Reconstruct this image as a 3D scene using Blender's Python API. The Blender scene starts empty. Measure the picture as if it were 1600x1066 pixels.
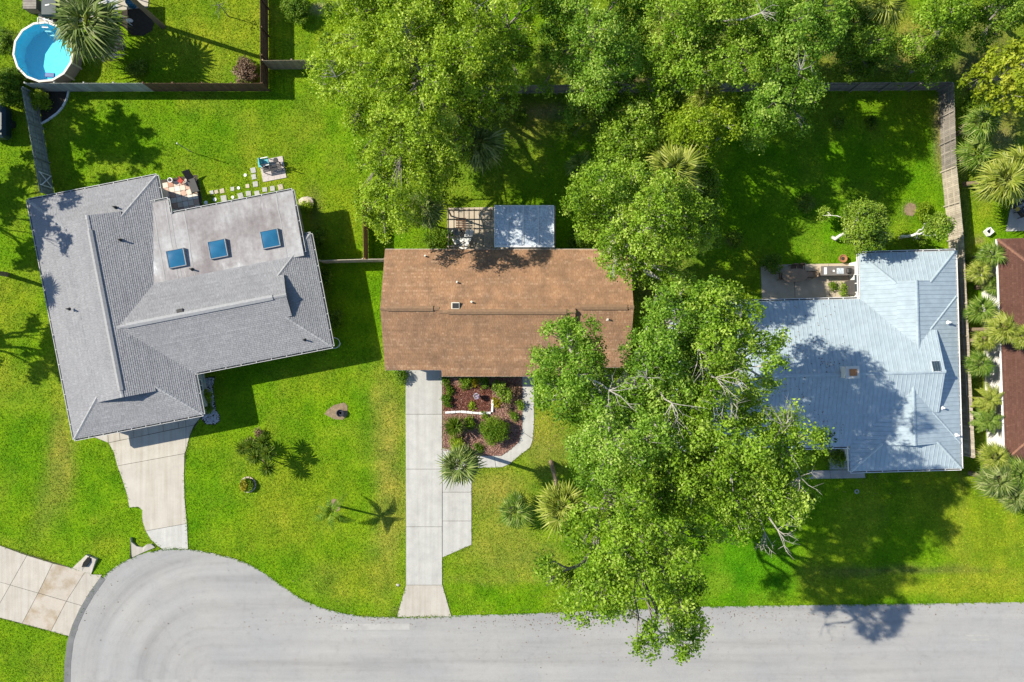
import bpy, math, random
import numpy as np
from mathutils import Vector, Matrix

R = math.radians
scene = bpy.context.scene
C = scene.collection

# ------------------------------------------------------------------ camera, sky, sun, exposure
S = 19.5          # photo pixels per metre on the ground
H = 55.0          # height of the drone
cam = bpy.data.cameras.new('camera')
cam.sensor_fit = 'HORIZONTAL'
cam.sensor_width = 36.0
cam.lens = 36.0 * H / (1600 / S)
cam.clip_start = 0.5
cam.clip_end = 3000
cam_o = bpy.data.objects.new('camera', cam)
cam_o.location = (0, 0, H)
C.objects.link(cam_o)
scene.camera = cam_o

SHX, SHY = 1.17, -0.37                      # shadow of one metre of height
SUN_EL = math.atan(1 / math.hypot(SHX, SHY))
world = bpy.data.worlds.new('World')
scene.world = world
world.use_nodes = True
wn = world.node_tree
bg = wn.nodes['Background']
sky = wn.nodes.new('ShaderNodeTexSky')
sky.sky_type = 'NISHITA'
sky.sun_disc = False
sky.sun_elevation = SUN_EL
sky.sun_rotation = math.atan2(-SHX, -SHY)
sky.air_density = 1.0
sky.dust_density = 0.2
sky.ozone_density = 2.2
wn.links.new(sky.outputs[0], bg.inputs[0])
bg.inputs[1].default_value = 0.102

sun = bpy.data.lights.new('sun', 'SUN')
sun.energy = 4.6
sun.angle = R(0.5)
sun.color = (1.0, 0.93, 0.79)
sun_o = bpy.data.objects.new('sun', sun)
sun_o.rotation_euler = Vector((SHX, SHY, -1)).to_track_quat('-Z', 'Y').to_euler()
sun_o.location = (-30, 12, 60)
C.objects.link(sun_o)

vs = scene.view_settings
vs.view_transform = 'Standard'
vs.look = 'None'
vs.gamma = 1.0
vs.use_curve_mapping = False
vs.exposure = 0.95

# ------------------------------------------------------------------ helpers
def P(px, py, z=0.0):
    """photo pixel and height -> point in the place"""
    f = (1 - z / H) / S
    return Vector(((px - 800) * f, (533 - py) * f, z))

def P2(px, py, z=0.0):
    p = P(px, py, z)
    return (p.x, p.y)

LOC = {}

def tag(o, label=None, cat=None, group=None, kind=None):
    if label: o['label'] = label
    if cat: o['category'] = cat
    if group: o['group'] = group
    if kind: o['kind'] = kind
    return o

def thing(name, label, cat, loc=(0, 0, 0), rz=0.0, group=None, kind=None):
    o = bpy.data.objects.new(name, None)
    o.empty_display_size = 0.2
    C.objects.link(o)
    o.location = loc
    o.rotation_euler = (0, 0, rz)
    m = Matrix.Translation(Vector(loc)) @ Matrix.Rotation(rz, 4, 'Z')
    LOC[o.name] = m.inverted()
    tag(o, label, cat, group, kind)
    return o

def link_mesh(name, me, mat, parent=None, label=None, kind=None):
    o = bpy.data.objects.new(name, me)
    C.objects.link(o)
    if parent is not None:
        o.parent = parent
        LOC[o.name] = LOC.get(parent.name, Matrix.Identity(4))
    else:
        LOC[o.name] = Matrix.Identity(4)
    if mat is not None and len(me.materials) == 0:
        me.materials.append(mat)
    if label: o['label'] = label
    if kind: o['kind'] = kind
    return o

class MB:
    """collects faces; build() makes ONE mesh object. Coordinates are world coordinates unless local=True"""
    def __init__(s):
        s.v = []; s.f = []; s.r = []
    def add(s, vs_, fs, r=None):
        b = len(s.v)
        s.v.extend([tuple(p) for p in vs_])
        for f in fs:
            s.f.append([i + b for i in f])
            s.r.append(random.random() if r is None else r)
        return s
    def box(s, c, size, rz=0.0, r=None, tilt=None):
        hx, hy, hz = size[0] / 2, size[1] / 2, size[2] / 2
        ca, sa = math.cos(rz), math.sin(rz)
        vs_ = []
        for dz in (-hz, hz):
            for dx, dy in ((-hx, -hy), (hx, -hy), (hx, hy), (-hx, hy)):
                q = Vector((dx, dy, dz))
                if tilt is not None: q = tilt @ q
                vs_.append((c[0] + q.x * ca - q.y * sa, c[1] + q.x * sa + q.y * ca, c[2] + q.z))
        return s.add(vs_, [(3, 2, 1, 0), (4, 5, 6, 7), (0, 1, 5, 4), (1, 2, 6, 5), (2, 3, 7, 6), (3, 0, 4, 7)], r)
    def bar(s, a, b, w, h, r=None):
        """box beam from a to b, w wide (horizontal), h high"""
        a, b = Vector(a), Vector(b)
        d = (b - a)
        L = d.length
        d.normalize()
        side = Vector((-d.y, d.x, 0))
        if side.length < 1e-4: side = Vector((1, 0, 0))
        side.normalize()
        up = d.cross(side); up.normalize()
        if up.z < 0: up = -up
        vs_ = []
        for q in (a, b):
            for i, j in ((-1, -1), (1, -1), (1, 1), (-1, 1)):
                vs_.append(q + side * (w / 2 * i) + up * (h / 2 * j))
        return s.add(vs_, [(3, 2, 1, 0), (4, 5, 6, 7), (0, 1, 5, 4), (1, 2, 6, 5), (2, 3, 7, 6), (3, 0, 4, 7)], r)
    def prism(s, poly, z0, z1, r=None):
        n = len(poly)
        area = sum(poly[i][0] * poly[(i + 1) % n][1] - poly[(i + 1) % n][0] * poly[i][1] for i in range(n))
        if area < 0: poly = list(poly)[::-1]
        vs_ = [(p[0], p[1], z0) for p in poly] + [(p[0], p[1], z1) for p in poly]
        fs = [tuple(range(n, 2 * n)), tuple(range(n - 1, -1, -1))] + [(i, (i + 1) % n, n + (i + 1) % n, n + i) for i in range(n)]
        return s.add(vs_, fs, r)
    def slab3(s, pts, t, r=None):
        """3D polygon thickened straight down by t"""
        n = len(pts)
        pts = [Vector(p) for p in pts]
        nrm = Vector((0, 0, 0))
        for i in range(n):
            nrm += pts[i].cross(pts[(i + 1) % n])
        if nrm.z < 0: pts = pts[::-1]
        vs_ = pts + [p - Vector((0, 0, t)) for p in pts]
        fs = [tuple(range(n)), tuple(range(2 * n - 1, n - 1, -1))] + [(n + i, n + (i + 1) % n, (i + 1) % n, i) for i in range(n)]
        return s.add(vs_, fs, r)
    def tube(s, path, radii, n=8, caps=True, r=None):
        path = [Vector(p) for p in path]
        if not hasattr(radii, '__len__'): radii = [radii] * len(path)
        rings = []
        for i, p in enumerate(path):
            d = path[min(i + 1, len(path) - 1)] - path[max(i - 1, 0)]
            if d.length < 1e-6: d = Vector((0, 0, 1))
            d.normalize()
            ref = Vector((0, 0, 1)) if abs(d.z) < 0.9 else Vector((1, 0, 0))
            a = d.cross(ref).normalized(); b = d.cross(a).normalized()
            rings.append([p + (a * math.cos(2 * math.pi * k / n) + b * math.sin(2 * math.pi * k / n)) * radii[i] for k in range(n)])
        vs_ = [q for g in rings for q in g]
        fs = []
        for i in range(len(path) - 1):
            for k in range(n):
                fs.append((i * n + k, i * n + (k + 1) % n, (i + 1) * n + (k + 1) % n, (i + 1) * n + k))
        if caps:
            fs.append(tuple(range(n - 1, -1, -1)))
            fs.append(tuple(range((len(path) - 1) * n, len(path) * n)))
        return s.add(vs_, fs, r)
    def lathe(s, c, prof, n=20, r=None):
        vs_ = []
        for rad, z in prof:
            for k in range(n):
                a = 2 * math.pi * k / n
                vs_.append((c[0] + rad * math.cos(a), c[1] + rad * math.sin(a), c[2] + z))
        fs = []
        for i in range(len(prof) - 1):
            for k in range(n):
                fs.append((i * n + k, i * n + (k + 1) % n, (i + 1) * n + (k + 1) % n, (i + 1) * n + k))
        fs.append(tuple(range((len(prof) - 1) * n, len(prof) * n)))
        return s.add(vs_, fs, r)
    def build(s, name, mat, parent=None, local=False, label=None, kind=None, smooth=False, bevel=0):
        me = bpy.data.meshes.new(name)
        vs_ = s.v
        if parent is not None and not local:
            M = LOC.get(parent.name, Matrix.Identity(4))
            vs_ = [tuple(M @ Vector(p)) for p in vs_]
        me.from_pydata(vs_, [], s.f)
        a = me.attributes.new('rnd', 'FLOAT', 'FACE')
        a.data.foreach_set('value', s.r)
        if smooth: me.shade_smooth()
        o = link_mesh(name, me, mat, parent, label, kind)
        if bevel:
            m = o.modifiers.new('bevel', 'BEVEL'); m.width = bevel; m.segments = 1; m.limit_method = 'ANGLE'
        return o

def mesh_np(name, verts, k, mat, parent=None, rnd=None, kind=None, col=None, label=None):
    """verts (N*k,3): N separate k-gons"""
    verts = np.asarray(verts, dtype=np.float32)
    nv = len(verts); nf = nv // k
    if parent is not None:
        M = np.array(LOC.get(parent.name, Matrix.Identity(4)))
        verts = (verts @ M[:3, :3].T + M[:3, 3]).astype(np.float32)
    me = bpy.data.meshes.new(name)
    me.vertices.add(nv); me.loops.add(nv); me.polygons.add(nf)
    me.vertices.foreach_set('co', verts.ravel())
    me.loops.foreach_set('vertex_index', np.arange(nv, dtype=np.int32))
    me.polygons.foreach_set('loop_start', np.arange(0, nv, k, dtype=np.int32))
    me.update(calc_edges=True)
    if rnd is not None:
        a = me.attributes.new('rnd', 'FLOAT', 'FACE'); a.data.foreach_set('value', np.asarray(rnd, dtype=np.float32))
    if col is not None:
        a = me.attributes.new('col', 'FLOAT_COLOR', 'FACE')
        a.data.foreach_set('color', np.concatenate([col, np.ones((len(col), 1))], 1).astype(np.float32).ravel())
    return link_mesh(name, me, mat, parent, label, kind)

def offset_poly(poly, d):
    """shrink a polygon by d (positive = inwards)"""
    n = len(poly)
    area = sum(poly[i][0] * poly[(i + 1) % n][1] - poly[(i + 1) % n][0] * poly[i][1] for i in range(n))
    if area < 0: poly = list(poly)[::-1]
    out = []
    for i in range(n):
        a, b, c = Vector(poly[i - 1]), Vector(poly[i]), Vector(poly[(i + 1) % n])
        e1 = (b - a).normalized(); e2 = (c - b).normalized()
        n1 = Vector((-e1.y, e1.x)); n2 = Vector((-e2.y, e2.x))
        bis = n1 + n2
        if bis.length < 1e-5: bis = n1
        bis.normalize()
        k = d / max(0.35, bis.dot(n1))
        out.append(tuple(b + bis * k))
    return out

def inside(px, py, poly):
    """vectorised point in polygon"""
    px = np.asarray(px); py = np.asarray(py)
    res = np.zeros(px.shape, bool)
    n = len(poly)
    for i in range(n):
        x1, y1 = poly[i]; x2, y2 = poly[(i + 1) % n]
        if y1 == y2: continue
        c = ((y1 > py) != (y2 > py)) & (px < (x2 - x1) * (py - y1) / (y2 - y1) + x1)
        res ^= c
    return res

def edge_dist(px, py, poly):
    px = np.asarray(px, float); py = np.asarray(py, float)
    best = np.full(px.shape, 1e9)
    n = len(poly)
    for i in range(n):
        x1, y1 = poly[i]; x2, y2 = poly[(i + 1) % n]
        dx, dy = x2 - x1, y2 - y1
        t = np.clip(((px - x1) * dx + (py - y1) * dy) / (dx * dx + dy * dy + 1e-9), 0, 1)
        best = np.minimum(best, np.hypot(px - x1 - t * dx, py - y1 - t * dy))
    return best

def vnoise(x, y, seed=0):
    """smooth value noise, 0..1"""
    g = np.random.default_rng(seed).random((64, 64))
    xi = np.floor(x).astype(int); yi = np.floor(y).astype(int)
    fx = x - xi; fy = y - yi
    fx = fx * fx * (3 - 2 * fx); fy = fy * fy * (3 - 2 * fy)
    a = g[xi % 64, yi % 64]; b = g[(xi + 1) % 64, yi % 64]; c = g[xi % 64, (yi + 1) % 64]; d = g[(xi + 1) % 64, (yi + 1) % 64]
    return (a * (1 - fx) + b * fx) * (1 - fy) + (c * (1 - fx) + d * fx) * fy

def fbm(x, y, seed=0, o=4):
    r = 0; w = 0.5; t = 0
    for k in range(o):
        r = r + w * vnoise(x * 2 ** k + 7.3 * k, y * 2 ** k + 3.1 * k, seed + k); t += w; w *= 0.5
    return r / t

def clip_convex(sub, clip):
    """Sutherland-Hodgman, clip is convex and counter-clockwise"""
    out = list(sub)
    n = len(clip)
    for i in range(n):
        a, b = clip[i], clip[(i + 1) % n]
        ex, ey = b[0] - a[0], b[1] - a[1]
        inp = out; out = []
        if not inp: return []
        for j in range(len(inp)):
            p, q = inp[j - 1], inp[j]
            sp = ex * (p[1] - a[1]) - ey * (p[0] - a[0]); sq = ex * (q[1] - a[1]) - ey * (q[0] - a[0])
            if (sp >= 0) != (sq >= 0):
                t = sp / (sp - sq)
                out.append((p[0] + (q[0] - p[0]) * t, p[1] + (q[1] - p[1]) * t))
            if sq >= 0: out.append(q)
    return out

# ------------------------------------------------------------------ materials
def nodes(name):
    m = bpy.data.materials.new(name)
    m.use_nodes = True
    nt = m.node_tree
    b = nt.nodes['Principled BSDF']
    return m, nt, b

def ramp(nt, stops, interp='LINEAR'):
    n = nt.nodes.new('ShaderNodeValToRGB')
    cr = n.color_ramp
    cr.interpolation = interp
    while len(cr.elements) < len(stops): cr.elements.new(0.5)
    for e, (p, c) in zip(cr.elements, stops):
        e.position = p
        e.color = (c[0], c[1], c[2], 1)
    return n

def noise(nt, scale, detail=4, rough=0.55, map_scale=None, rot=None, coord='Object'):
    t = nt.nodes.new('ShaderNodeTexCoord')
    n = nt.nodes.new('ShaderNodeTexNoise')
    n.inputs['Scale'].default_value = scale
    n.inputs['Detail'].default_value = detail
    n.inputs['Roughness'].default_value = rough
    if map_scale or rot:
        mp = nt.nodes.new('ShaderNodeMapping')
        if map_scale: mp.inputs['Scale'].default_value = map_scale
        if rot: mp.inputs['Rotation'].default_value = rot
        nt.links.new(t.outputs[coord], mp.inputs[0]); nt.links.new(mp.outputs[0], n.inputs['Vector'])
    else:
        nt.links.new(t.outputs[coord], n.inputs['Vector'])
    return n

def mix(nt, fac, a, b, mode='MIX'):
    n = nt.nodes.new('ShaderNodeMix')
    n.data_type = 'RGBA'; n.blend_type = mode
    for sock, v in ((n.inputs[0], fac), (n.inputs[6], a), (n.inputs[7], b)):
        if hasattr(v, 'is_linked') or hasattr(v, 'links'): nt.links.new(v, sock)
        elif isinstance(v, (int, float)): sock.default_value = v
        else: sock.default_value = (v[0], v[1], v[2], 1)
    return n.outputs[2]

def attr(nt, name):
    n = nt.nodes.new('ShaderNodeAttribute'); n.attribute_name = name
    return n

def bump(nt, b, height, strength=0.3, dist=0.02):
    n = nt.nodes.new('ShaderNodeBump')
    n.inputs['Strength'].default_value = strength
    n.inputs['Distance'].default_value = dist
    nt.links.new(height, n.inputs['Height'])
    nt.links.new(n.outputs[0], b.inputs['Normal'])

def simple(name, c1, c2=None, scale=3.0, rough=0.7, metal=0.0, bmp=0.0, bdist=0.01, fine=None, rnd=None, spec=0.3, map_scale=None, detail=5, contrast=(0.3, 0.7)):
    """two colours mixed by noise; rnd = third colour mixed by each piece's own random number"""
    m, nt, b = nodes(name)
    c2 = c2 or tuple(x * 0.75 for x in c1)
    n = noise(nt, scale, detail, map_scale=map_scale)
    rp = ramp(nt, [(contrast[0], c1), (contrast[1], c2)])
    nt.links.new(n.outputs['Fac'], rp.inputs[0])
    col = rp.outputs[0]
    if fine:
        n2 = noise(nt, fine[0], 3)
        r2 = ramp(nt, [(0.35, (1 - fine[1],) * 3), (0.65, (1 + fine[1] * 0.6,) * 3)])
        nt.links.new(n2.outputs['Fac'], r2.inputs[0])
        col = mix(nt, 1.0, col, r2.outputs[0], 'MULTIPLY')
    if rnd:
        a = attr(nt, 'rnd')
        rr = ramp(nt, rnd)
        nt.links.new(a.outputs['Fac'], rr.inputs[0])
        col = mix(nt, 1.0, col, rr.outputs[0], 'MULTIPLY')
    nt.links.new(col, b.inputs['Base Color'])
    b.inputs['Roughness'].default_value = rough
    b.inputs['Metallic'].default_value = metal
    b.inputs['Specular IOR Level'].default_value = spec
    if bmp: bump(nt, b, n.outputs['Fac'], bmp, bdist)
    return m

def leafmat(name, cols, trans=0.40, rough=0.5, tcol=None):
    """leaves: each leaf's own random number picks its colour; light shines through"""
    m, nt, b = nodes(name)
    a = attr(nt, 'rnd')
    rp = ramp(nt, [(i / (len(cols) - 1), c) for i, c in enumerate(cols)])
    nt.links.new(a.outputs['Fac'], rp.inputs[0])
    nt.links.new(rp.outputs[0], b.inputs['Base Color'])
    b.inputs['Roughness'].default_value = rough
    b.inputs['Specular IOR Level'].default_value = 0.14
    t = nt.nodes.new('ShaderNodeBsdfTranslucent')
    tc = mix(nt, 1.0, rp.outputs[0], tcol or (1.5, 1.35, 0.5), 'MULTIPLY')
    nt.links.new(tc, t.inputs['Color'])
    ms = nt.nodes.new('ShaderNodeMixShader')
    ms.inputs[0].default_value = trans
    nt.links.new(b.outputs[0], ms.inputs[1]); nt.links.new(t.outputs[0], ms.inputs[2])
    nt.links.new(ms.outputs[0], nt.nodes['Material Output'].inputs['Surface'])
    return m

M = {}
M['leaf'] = leafmat('leaf_broad', [(0.032, 0.074, 0.005), (0.132, 0.246, 0.013), (0.254, 0.397, 0.032), (0.410, 0.518, 0.103)])
M['leaf_bright'] = leafmat('leaf_bright', [(0.043, 0.088, 0.005), (0.179, 0.293, 0.013), (0.319, 0.454, 0.034), (0.482, 0.582, 0.112)])
M['leaf_mid'] = leafmat('leaf_mid', [(0.027, 0.070, 0.005), (0.112, 0.231, 0.017), (0.221, 0.373, 0.039), (0.373, 0.491, 0.108)])
M['leaf_dark'] = leafmat('leaf_dark', [(0.028, 0.072, 0.005), (0.092, 0.184, 0.013), (0.172, 0.282, 0.024), (0.280, 0.375, 0.065)])
M['leaf_lime'] = leafmat('leaf_lime', [(0.095, 0.174, 0.009), (0.190, 0.293, 0.013), (0.274, 0.386, 0.022), (0.381, 0.470, 0.056)])
M['leaf_pine'] = leafmat('leaf_pine', [(0.094, 0.149, 0.009), (0.198, 0.264, 0.013), (0.308, 0.369, 0.024), (0.429, 0.462, 0.055)])
M['leaf_citrus'] = leafmat('leaf_citrus', [(0.052, 0.109, 0.007), (0.109, 0.196, 0.014), (0.178, 0.270, 0.025), (0.259, 0.345, 0.052)], trans=.2, rough=.38)
M['leaf_shrub'] = leafmat('leaf_shrub', [(.045, .105, .006), (.095, .185, .010), (.155, .255, .016), (.225, .320, .030)])
M['leaf_yellow'] = leafmat('leaf_yellow', [(.120, .150, .010), (.250, .240, .012), (.400, .350, .020), (.500, .430, .040)])
M['leaf_brown'] = leafmat('leaf_brown', [(.100, .065, .035), (.180, .115, .070), (.260, .170, .110), (.330, .235, .160)], trans=.15, tcol=(1, 1, 1))
M['frond'] = leafmat('frond_green', [(.045, .095, .010), (.090, .165, .016), (.150, .230, .030), (.260, .320, .080)], trans=.25, rough=.42)
M['frond_yel'] = leafmat('frond_yellow_green', [(.110, .150, .018), (.190, .240, .026), (.270, .310, .045), (.360, .380, .100)], trans=.25, rough=.42)
M['frond_grey'] = leafmat('frond_grey_green', [(.055, .090, .016), (.100, .150, .028), (.165, .220, .050), (.280, .310, .120)], trans=.2, rough=.45)
M['frond_dead'] = leafmat('frond_dead', [(.200, .150, .095), (.300, .240, .170), (.420, .360, .280), (.520, .470, .400)], trans=.15, tcol=(1, 1, 1))
M['bark'] = simple('bark_grey', (.24, .215, .19), (.13, .11, .09), 6, .85, bmp=.6, bdist=.03)
M['bark_pale'] = simple('bark_pale', (.40, .375, .335), (.25, .23, .20), 7, .8, bmp=.4, bdist=.02)
M['bark_white'] = simple('bark_white', (.72, .70, .66), (.50, .48, .44), 5, .8, bmp=.4, bdist=.02)
M['palm_bark'] = simple('palm_bark', (.25, .19, .13), (.13, .095, .065), 9, .9, bmp=.8, bdist=.04)
M['petiole'] = simple('petiole', (.24, .27, .09), (.17, .17, .06), 4, .5)

def grass_material():
    m, nt, b = nodes('lawn_grass')
    a = attr(nt, 'col')
    n1 = noise(nt, 5.0, 7, .75)
    n2 = noise(nt, 0.55, 5, .6)
    r1 = ramp(nt, [(.30, (.46, .58, .4)), (.5, (1, 1, 1)), (.70, (1.60, 1.32, 2.2))])
    nt.links.new(n1.outputs['Fac'], r1.inputs[0])
    r2 = ramp(nt, [(.32, (.84, .92, .8)), (.68, (1.14, 1.05, 1.1))])
    nt.links.new(n2.outputs['Fac'], r2.inputs[0])
    c = mix(nt, 1.0, a.outputs['Color'], r1.outputs[0], 'MULTIPLY')
    c = mix(nt, 1.0, c, r2.outputs[0], 'MULTIPLY')
    nt.links.new(c, b.inputs['Base Color'])
    b.inputs['Roughness'].default_value = .85
    b.inputs['Specular IOR Level'].default_value = .03
    bump(nt, b, n1.outputs['Fac'], .9, .09)
    return m
M['grass'] = grass_material()

def blade_material():
    m, nt, b = nodes('grass_blades')
    a = attr(nt, 'col')
    nt.links.new(a.outputs['Color'], b.inputs['Base Color'])
    b.inputs['Roughness'].default_value = .6
    b.inputs['Specular IOR Level'].default_value = .05
    t = nt.nodes.new('ShaderNodeBsdfTranslucent')
    nt.links.new(a.outputs['Color'], t.inputs['Color'])
    ms = nt.nodes.new('ShaderNodeMixShader'); ms.inputs[0].default_value = .3
    nt.links.new(b.outputs[0], ms.inputs[1]); nt.links.new(t.outputs[0], ms.inputs[2])
    nt.links.new(ms.outputs[0], nt.nodes['Material Output'].inputs['Surface'])
    return m
M['blade'] = blade_material()

def asphalt_material():
    """worn asphalt; the wear follows the lane and runs round the turning circle"""
    m, nt, b = nodes('worn_asphalt')
    L = nt.links.new
    tc = nt.nodes.new('ShaderNodeTexCoord')
    sx = nt.nodes.new('ShaderNodeSeparateXYZ'); L(tc.outputs['Object'], sx.inputs[0])
    def math_(op, a, b_=None):
        n = nt.nodes.new('ShaderNodeMath'); n.operation = op
        for k, v in enumerate((a, b_)):
            if v is None: continue
            if isinstance(v, (int, float)): n.inputs[k].default_value = v
            else: L(v, n.inputs[k])
        return n.outputs[0]
    cx, cy = P2(330, 1062)
    dx = math_('SUBTRACT', sx.outputs[0], cx); dy = math_('SUBTRACT', sx.outputs[1], cy)
    dxn = math_('MINIMUM', dx, 0.0)
    dist = math_('SQRT', math_('ADD', math_('MULTIPLY', dxn, dxn), math_('MULTIPLY', dy, dy)))
    along = math_('ADD', math_('MAXIMUM', dx, 0.0), math_('MULTIPLY', math_('ARCTAN2', dxn, dy), 6.0))
    cv = nt.nodes.new('ShaderNodeCombineXYZ')
    L(math_('MULTIPLY', dist, .95), cv.inputs[0]); L(math_('MULTIPLY', along, .055), cv.inputs[1]); L(math_('GREATER_THAN', dy, 0.0), cv.inputs[2])
    n1 = nt.nodes.new('ShaderNodeTexNoise'); n1.inputs['Scale'].default_value = 1.0; n1.inputs['Detail'].default_value = 7; n1.inputs['Roughness'].default_value = .62
    L(cv.outputs[0], n1.inputs['Vector'])
    n2 = noise(nt, .22, 5, .6)
    n3 = noise(nt, 40, 3, .7)
    n4 = noise(nt, 1.6, 6, .65)
    r1 = ramp(nt, [(.28, (.228, .223, .215)), (.45, (.270, .265, .256)), (.6, (.292, .287, .278)), (.75, (.310, .305, .295))]); L(n1.outputs['Fac'], r1.inputs[0])
    r2 = ramp(nt, [(.35, (.93, .94, .96)), (.62, (1.04, 1.03, 1.01))]); L(n2.outputs['Fac'], r2.inputs[0])
    r3 = ramp(nt, [(.25, (.78, .78, .78)), (.5, (1, 1, 1)), (.8, (1.2, 1.2, 1.2))]); L(n3.outputs['Fac'], r3.inputs[0])
    r4 = ramp(nt, [(.28, (.90, .895, .89)), (.45, (1, 1, 1)), (.7, (1.03, 1.03, 1.03))]); L(n4.outputs['Fac'], r4.inputs[0])
    c = mix(nt, 1.0, r1.outputs[0], r2.outputs[0], 'MULTIPLY')
    c = mix(nt, 1.0, c, r3.outputs[0], 'MULTIPLY')
    c = mix(nt, 1.0, c, r4.outputs[0], 'MULTIPLY')
    # hairline cracks
    vo = nt.nodes.new('ShaderNodeTexVoronoi'); vo.feature = 'DISTANCE_TO_EDGE'; vo.inputs['Scale'].default_value = .16
    wob = noise(nt, 1.3, 5, .6)
    ad = nt.nodes.new('ShaderNodeVectorMath'); ad.operation = 'MULTIPLY_ADD'; L(wob.outputs['Color'], ad.inputs[0]); ad.inputs[1].default_value = (1.2, 1.2, 0); L(tc.outputs['Object'], ad.inputs[2])
    L(ad.outputs[0], vo.inputs['Vector'])
    rc = ramp(nt, [(.0, (.95, .95, .95)), (.005, (.97, .97, .97)), (.009, (1, 1, 1))]); L(vo.outputs['Distance'], rc.inputs[0])
    c = mix(nt, 1.0, c, rc.outputs[0], 'MULTIPLY')
    L(c, b.inputs['Base Color'])
    b.inputs['Roughness'].default_value = .9
    b.inputs['Specular IOR Level'].default_value = .2
    bump(nt, b, n3.outputs['Fac'], .3, .01)
    return m
M['asphalt'] = asphalt_material()

def concrete(name, c1, c2, streak=None, stain=None, sc=.9):
    m, nt, b = nodes(name)
    n1 = noise(nt, sc, 6, .62)
    r1 = ramp(nt, [(.3, c2), (.62, c1)])
    nt.links.new(n1.outputs['Fac'], r1.inputs[0])
    c = r1.outputs[0]
    n3 = noise(nt, 26, 4, .7)
    r3 = ramp(nt, [(.25, (.82, .82, .82)), (.5, (1, 1, 1)), (.8, (1.1, 1.1, 1.1))])
    nt.links.new(n3.outputs['Fac'], r3.inputs[0])
    c = mix(nt, 1.0, c, r3.outputs[0], 'MULTIPLY')
    if streak:
        n4 = noise(nt, 1.0, 5, .6, map_scale=(2.6, .12, 1), rot=(0, 0, streak[0]))
        r4 = ramp(nt, [(.35, streak[1]), (.6, (1, 1, 1))])
        nt.links.new(n4.outputs['Fac'], r4.inputs[0])
        c = mix(nt, 1.0, c, r4.outputs[0], 'MULTIPLY')
    if stain:
        n5 = noise(nt, .42, 5, .6)
        r5 = ramp(nt, [(.46, (1, 1, 1)), (.62, stain)])
        nt.links.new(n5.outputs['Fac'], r5.inputs[0])
        c = mix(nt, 1.0, c, r5.outputs[0], 'MULTIPLY')
    a = attr(nt, 'rnd')
    ra = ramp(nt, [(0, (.95, .95, .95)), (1, (1.04, 1.04, 1.03))])
    nt.links.new(a.outputs['Fac'], ra.inputs[0])
    c = mix(nt, 1.0, c, ra.outputs[0], 'MULTIPLY')
    nt.links.new(c, b.inputs['Base Color'])
    b.inputs['Roughness'].default_value = .85
    b.inputs['Specular IOR Level'].default_value = .2
    bump(nt, b, n3.outputs['Fac'], .2, .01)
    return m
M['conc_white'] = concrete('concrete_white', (.42, .412, .385), (.355, .35, .33), streak=(0, (.88, .87, .86)), sc=1.3)
M['conc_cream'] = concrete('concrete_cream', (.425, .395, .345), (.37, .342, .298), streak=(R(8), (.86, .83, .79)))
M['conc_stain'] = concrete('concrete_stained', (.40, .355, .30), (.35, .31, .26), stain=(.66, .56, .40))
M['conc_grey'] = concrete('concrete_grey', (.36, .35, .33), (.27, .265, .25))
M['conc_beige'] = concrete('concrete_beige', (.46, .39, .30), (.35, .295, .225))
M['gutter_grey'] = concrete('kerb_grey', (.20, .20, .195), (.14, .14, .135))
M['joint'] = simple('joint_dirt', (.07, .06, .045), (.045, .04, .03), 8, .95)
M['soil'] = simple('soil_dark', (.055, .045, .032), (.035, .028, .02), 5, .95, bmp=.6, bdist=.05, fine=(30, .4))
M['soil_tan'] = simple('soil_tan', (.27, .20, .125), (.18, .13, .08), 3, .95, bmp=.6, bdist=.05, fine=(24, .35))
M['mulch_red'] = simple('mulch_red', (.155, .050, .032), (.095, .030, .020), 4, .95, bmp=.8, bdist=.05, fine=(28, .4))
M['mulch_pink'] = simple('mulch_faded', (.33, .20, .155), (.20, .105, .08), 4, .95, bmp=.8, bdist=.05, fine=(22, .5))
M['chip_red'] = simple('mulch_chips_red', (.17, .055, .035), (.12, .04, .026), 6, .9, rnd=[(0, (.6, .6, .6)), (.85, (1.2, 1.2, 1.2)), (1, (2.2, 2.4, 2.4))])
M['chip_pink'] = simple('mulch_chips_faded', (.34, .19, .15), (.24, .12, .095), 6, .9, rnd=[(0, (.45, .42, .4)), (.7, (1.1, 1.1, 1.1)), (1, (1.7, 1.9, 1.9))])

def shingle(name, cols, patch, tint, streak=None):
    m, nt, b = nodes(name)
    a = attr(nt, 'rnd')
    rp = ramp(nt, [(i / (len(cols) - 1), c) for i, c in enumerate(cols)])
    nt.links.new(a.outputs['Fac'], rp.inputs[0])
    n1 = noise(nt, patch, 5, .6)
    r1 = ramp(nt, [(.34, tint[0]), (.66, tint[1])])
    nt.links.new(n1.outputs['Fac'], r1.inputs[0])
    c = mix(nt, 1.0, rp.outputs[0], r1.outputs[0], 'MULTIPLY')
    if streak:
        ns = noise(nt, 1.0, 5, .6, map_scale=(1.5, .16, 1))
        rs = ramp(nt, [(.36, streak), (.56, (1, 1, 1))])
        nt.links.new(ns.outputs['Fac'], rs.inputs[0])
        c = mix(nt, 1.0, c, rs.outputs[0], 'MULTIPLY')
    n2 = noise(nt, 45, 3, .7)
    r2 = ramp(nt, [(.3, (.8, .8, .8)), (.7, (1.15, 1.15, 1.15))])
    nt.links.new(n2.outputs['Fac'], r2.inputs[0])
    c = mix(nt, 1.0, c, r2.outputs[0], 'MULTIPLY')
    nt.links.new(c, b.inputs['Base Color'])
    b.inputs['Roughness'].default_value = .9
    b.inputs['Specular IOR Level'].default_value = .2
    bump(nt, b, n2.outputs['Fac'], .3, .008)
    return m
M['sh_grey'] = shingle('shingle_grey', [(.198, .198, .205), (.228, .228, .235), (.245, .245, .252), (.275, .275, .282)], .35, ((.93, .93, .94), (1.05, 1.05, 1.05)))
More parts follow.
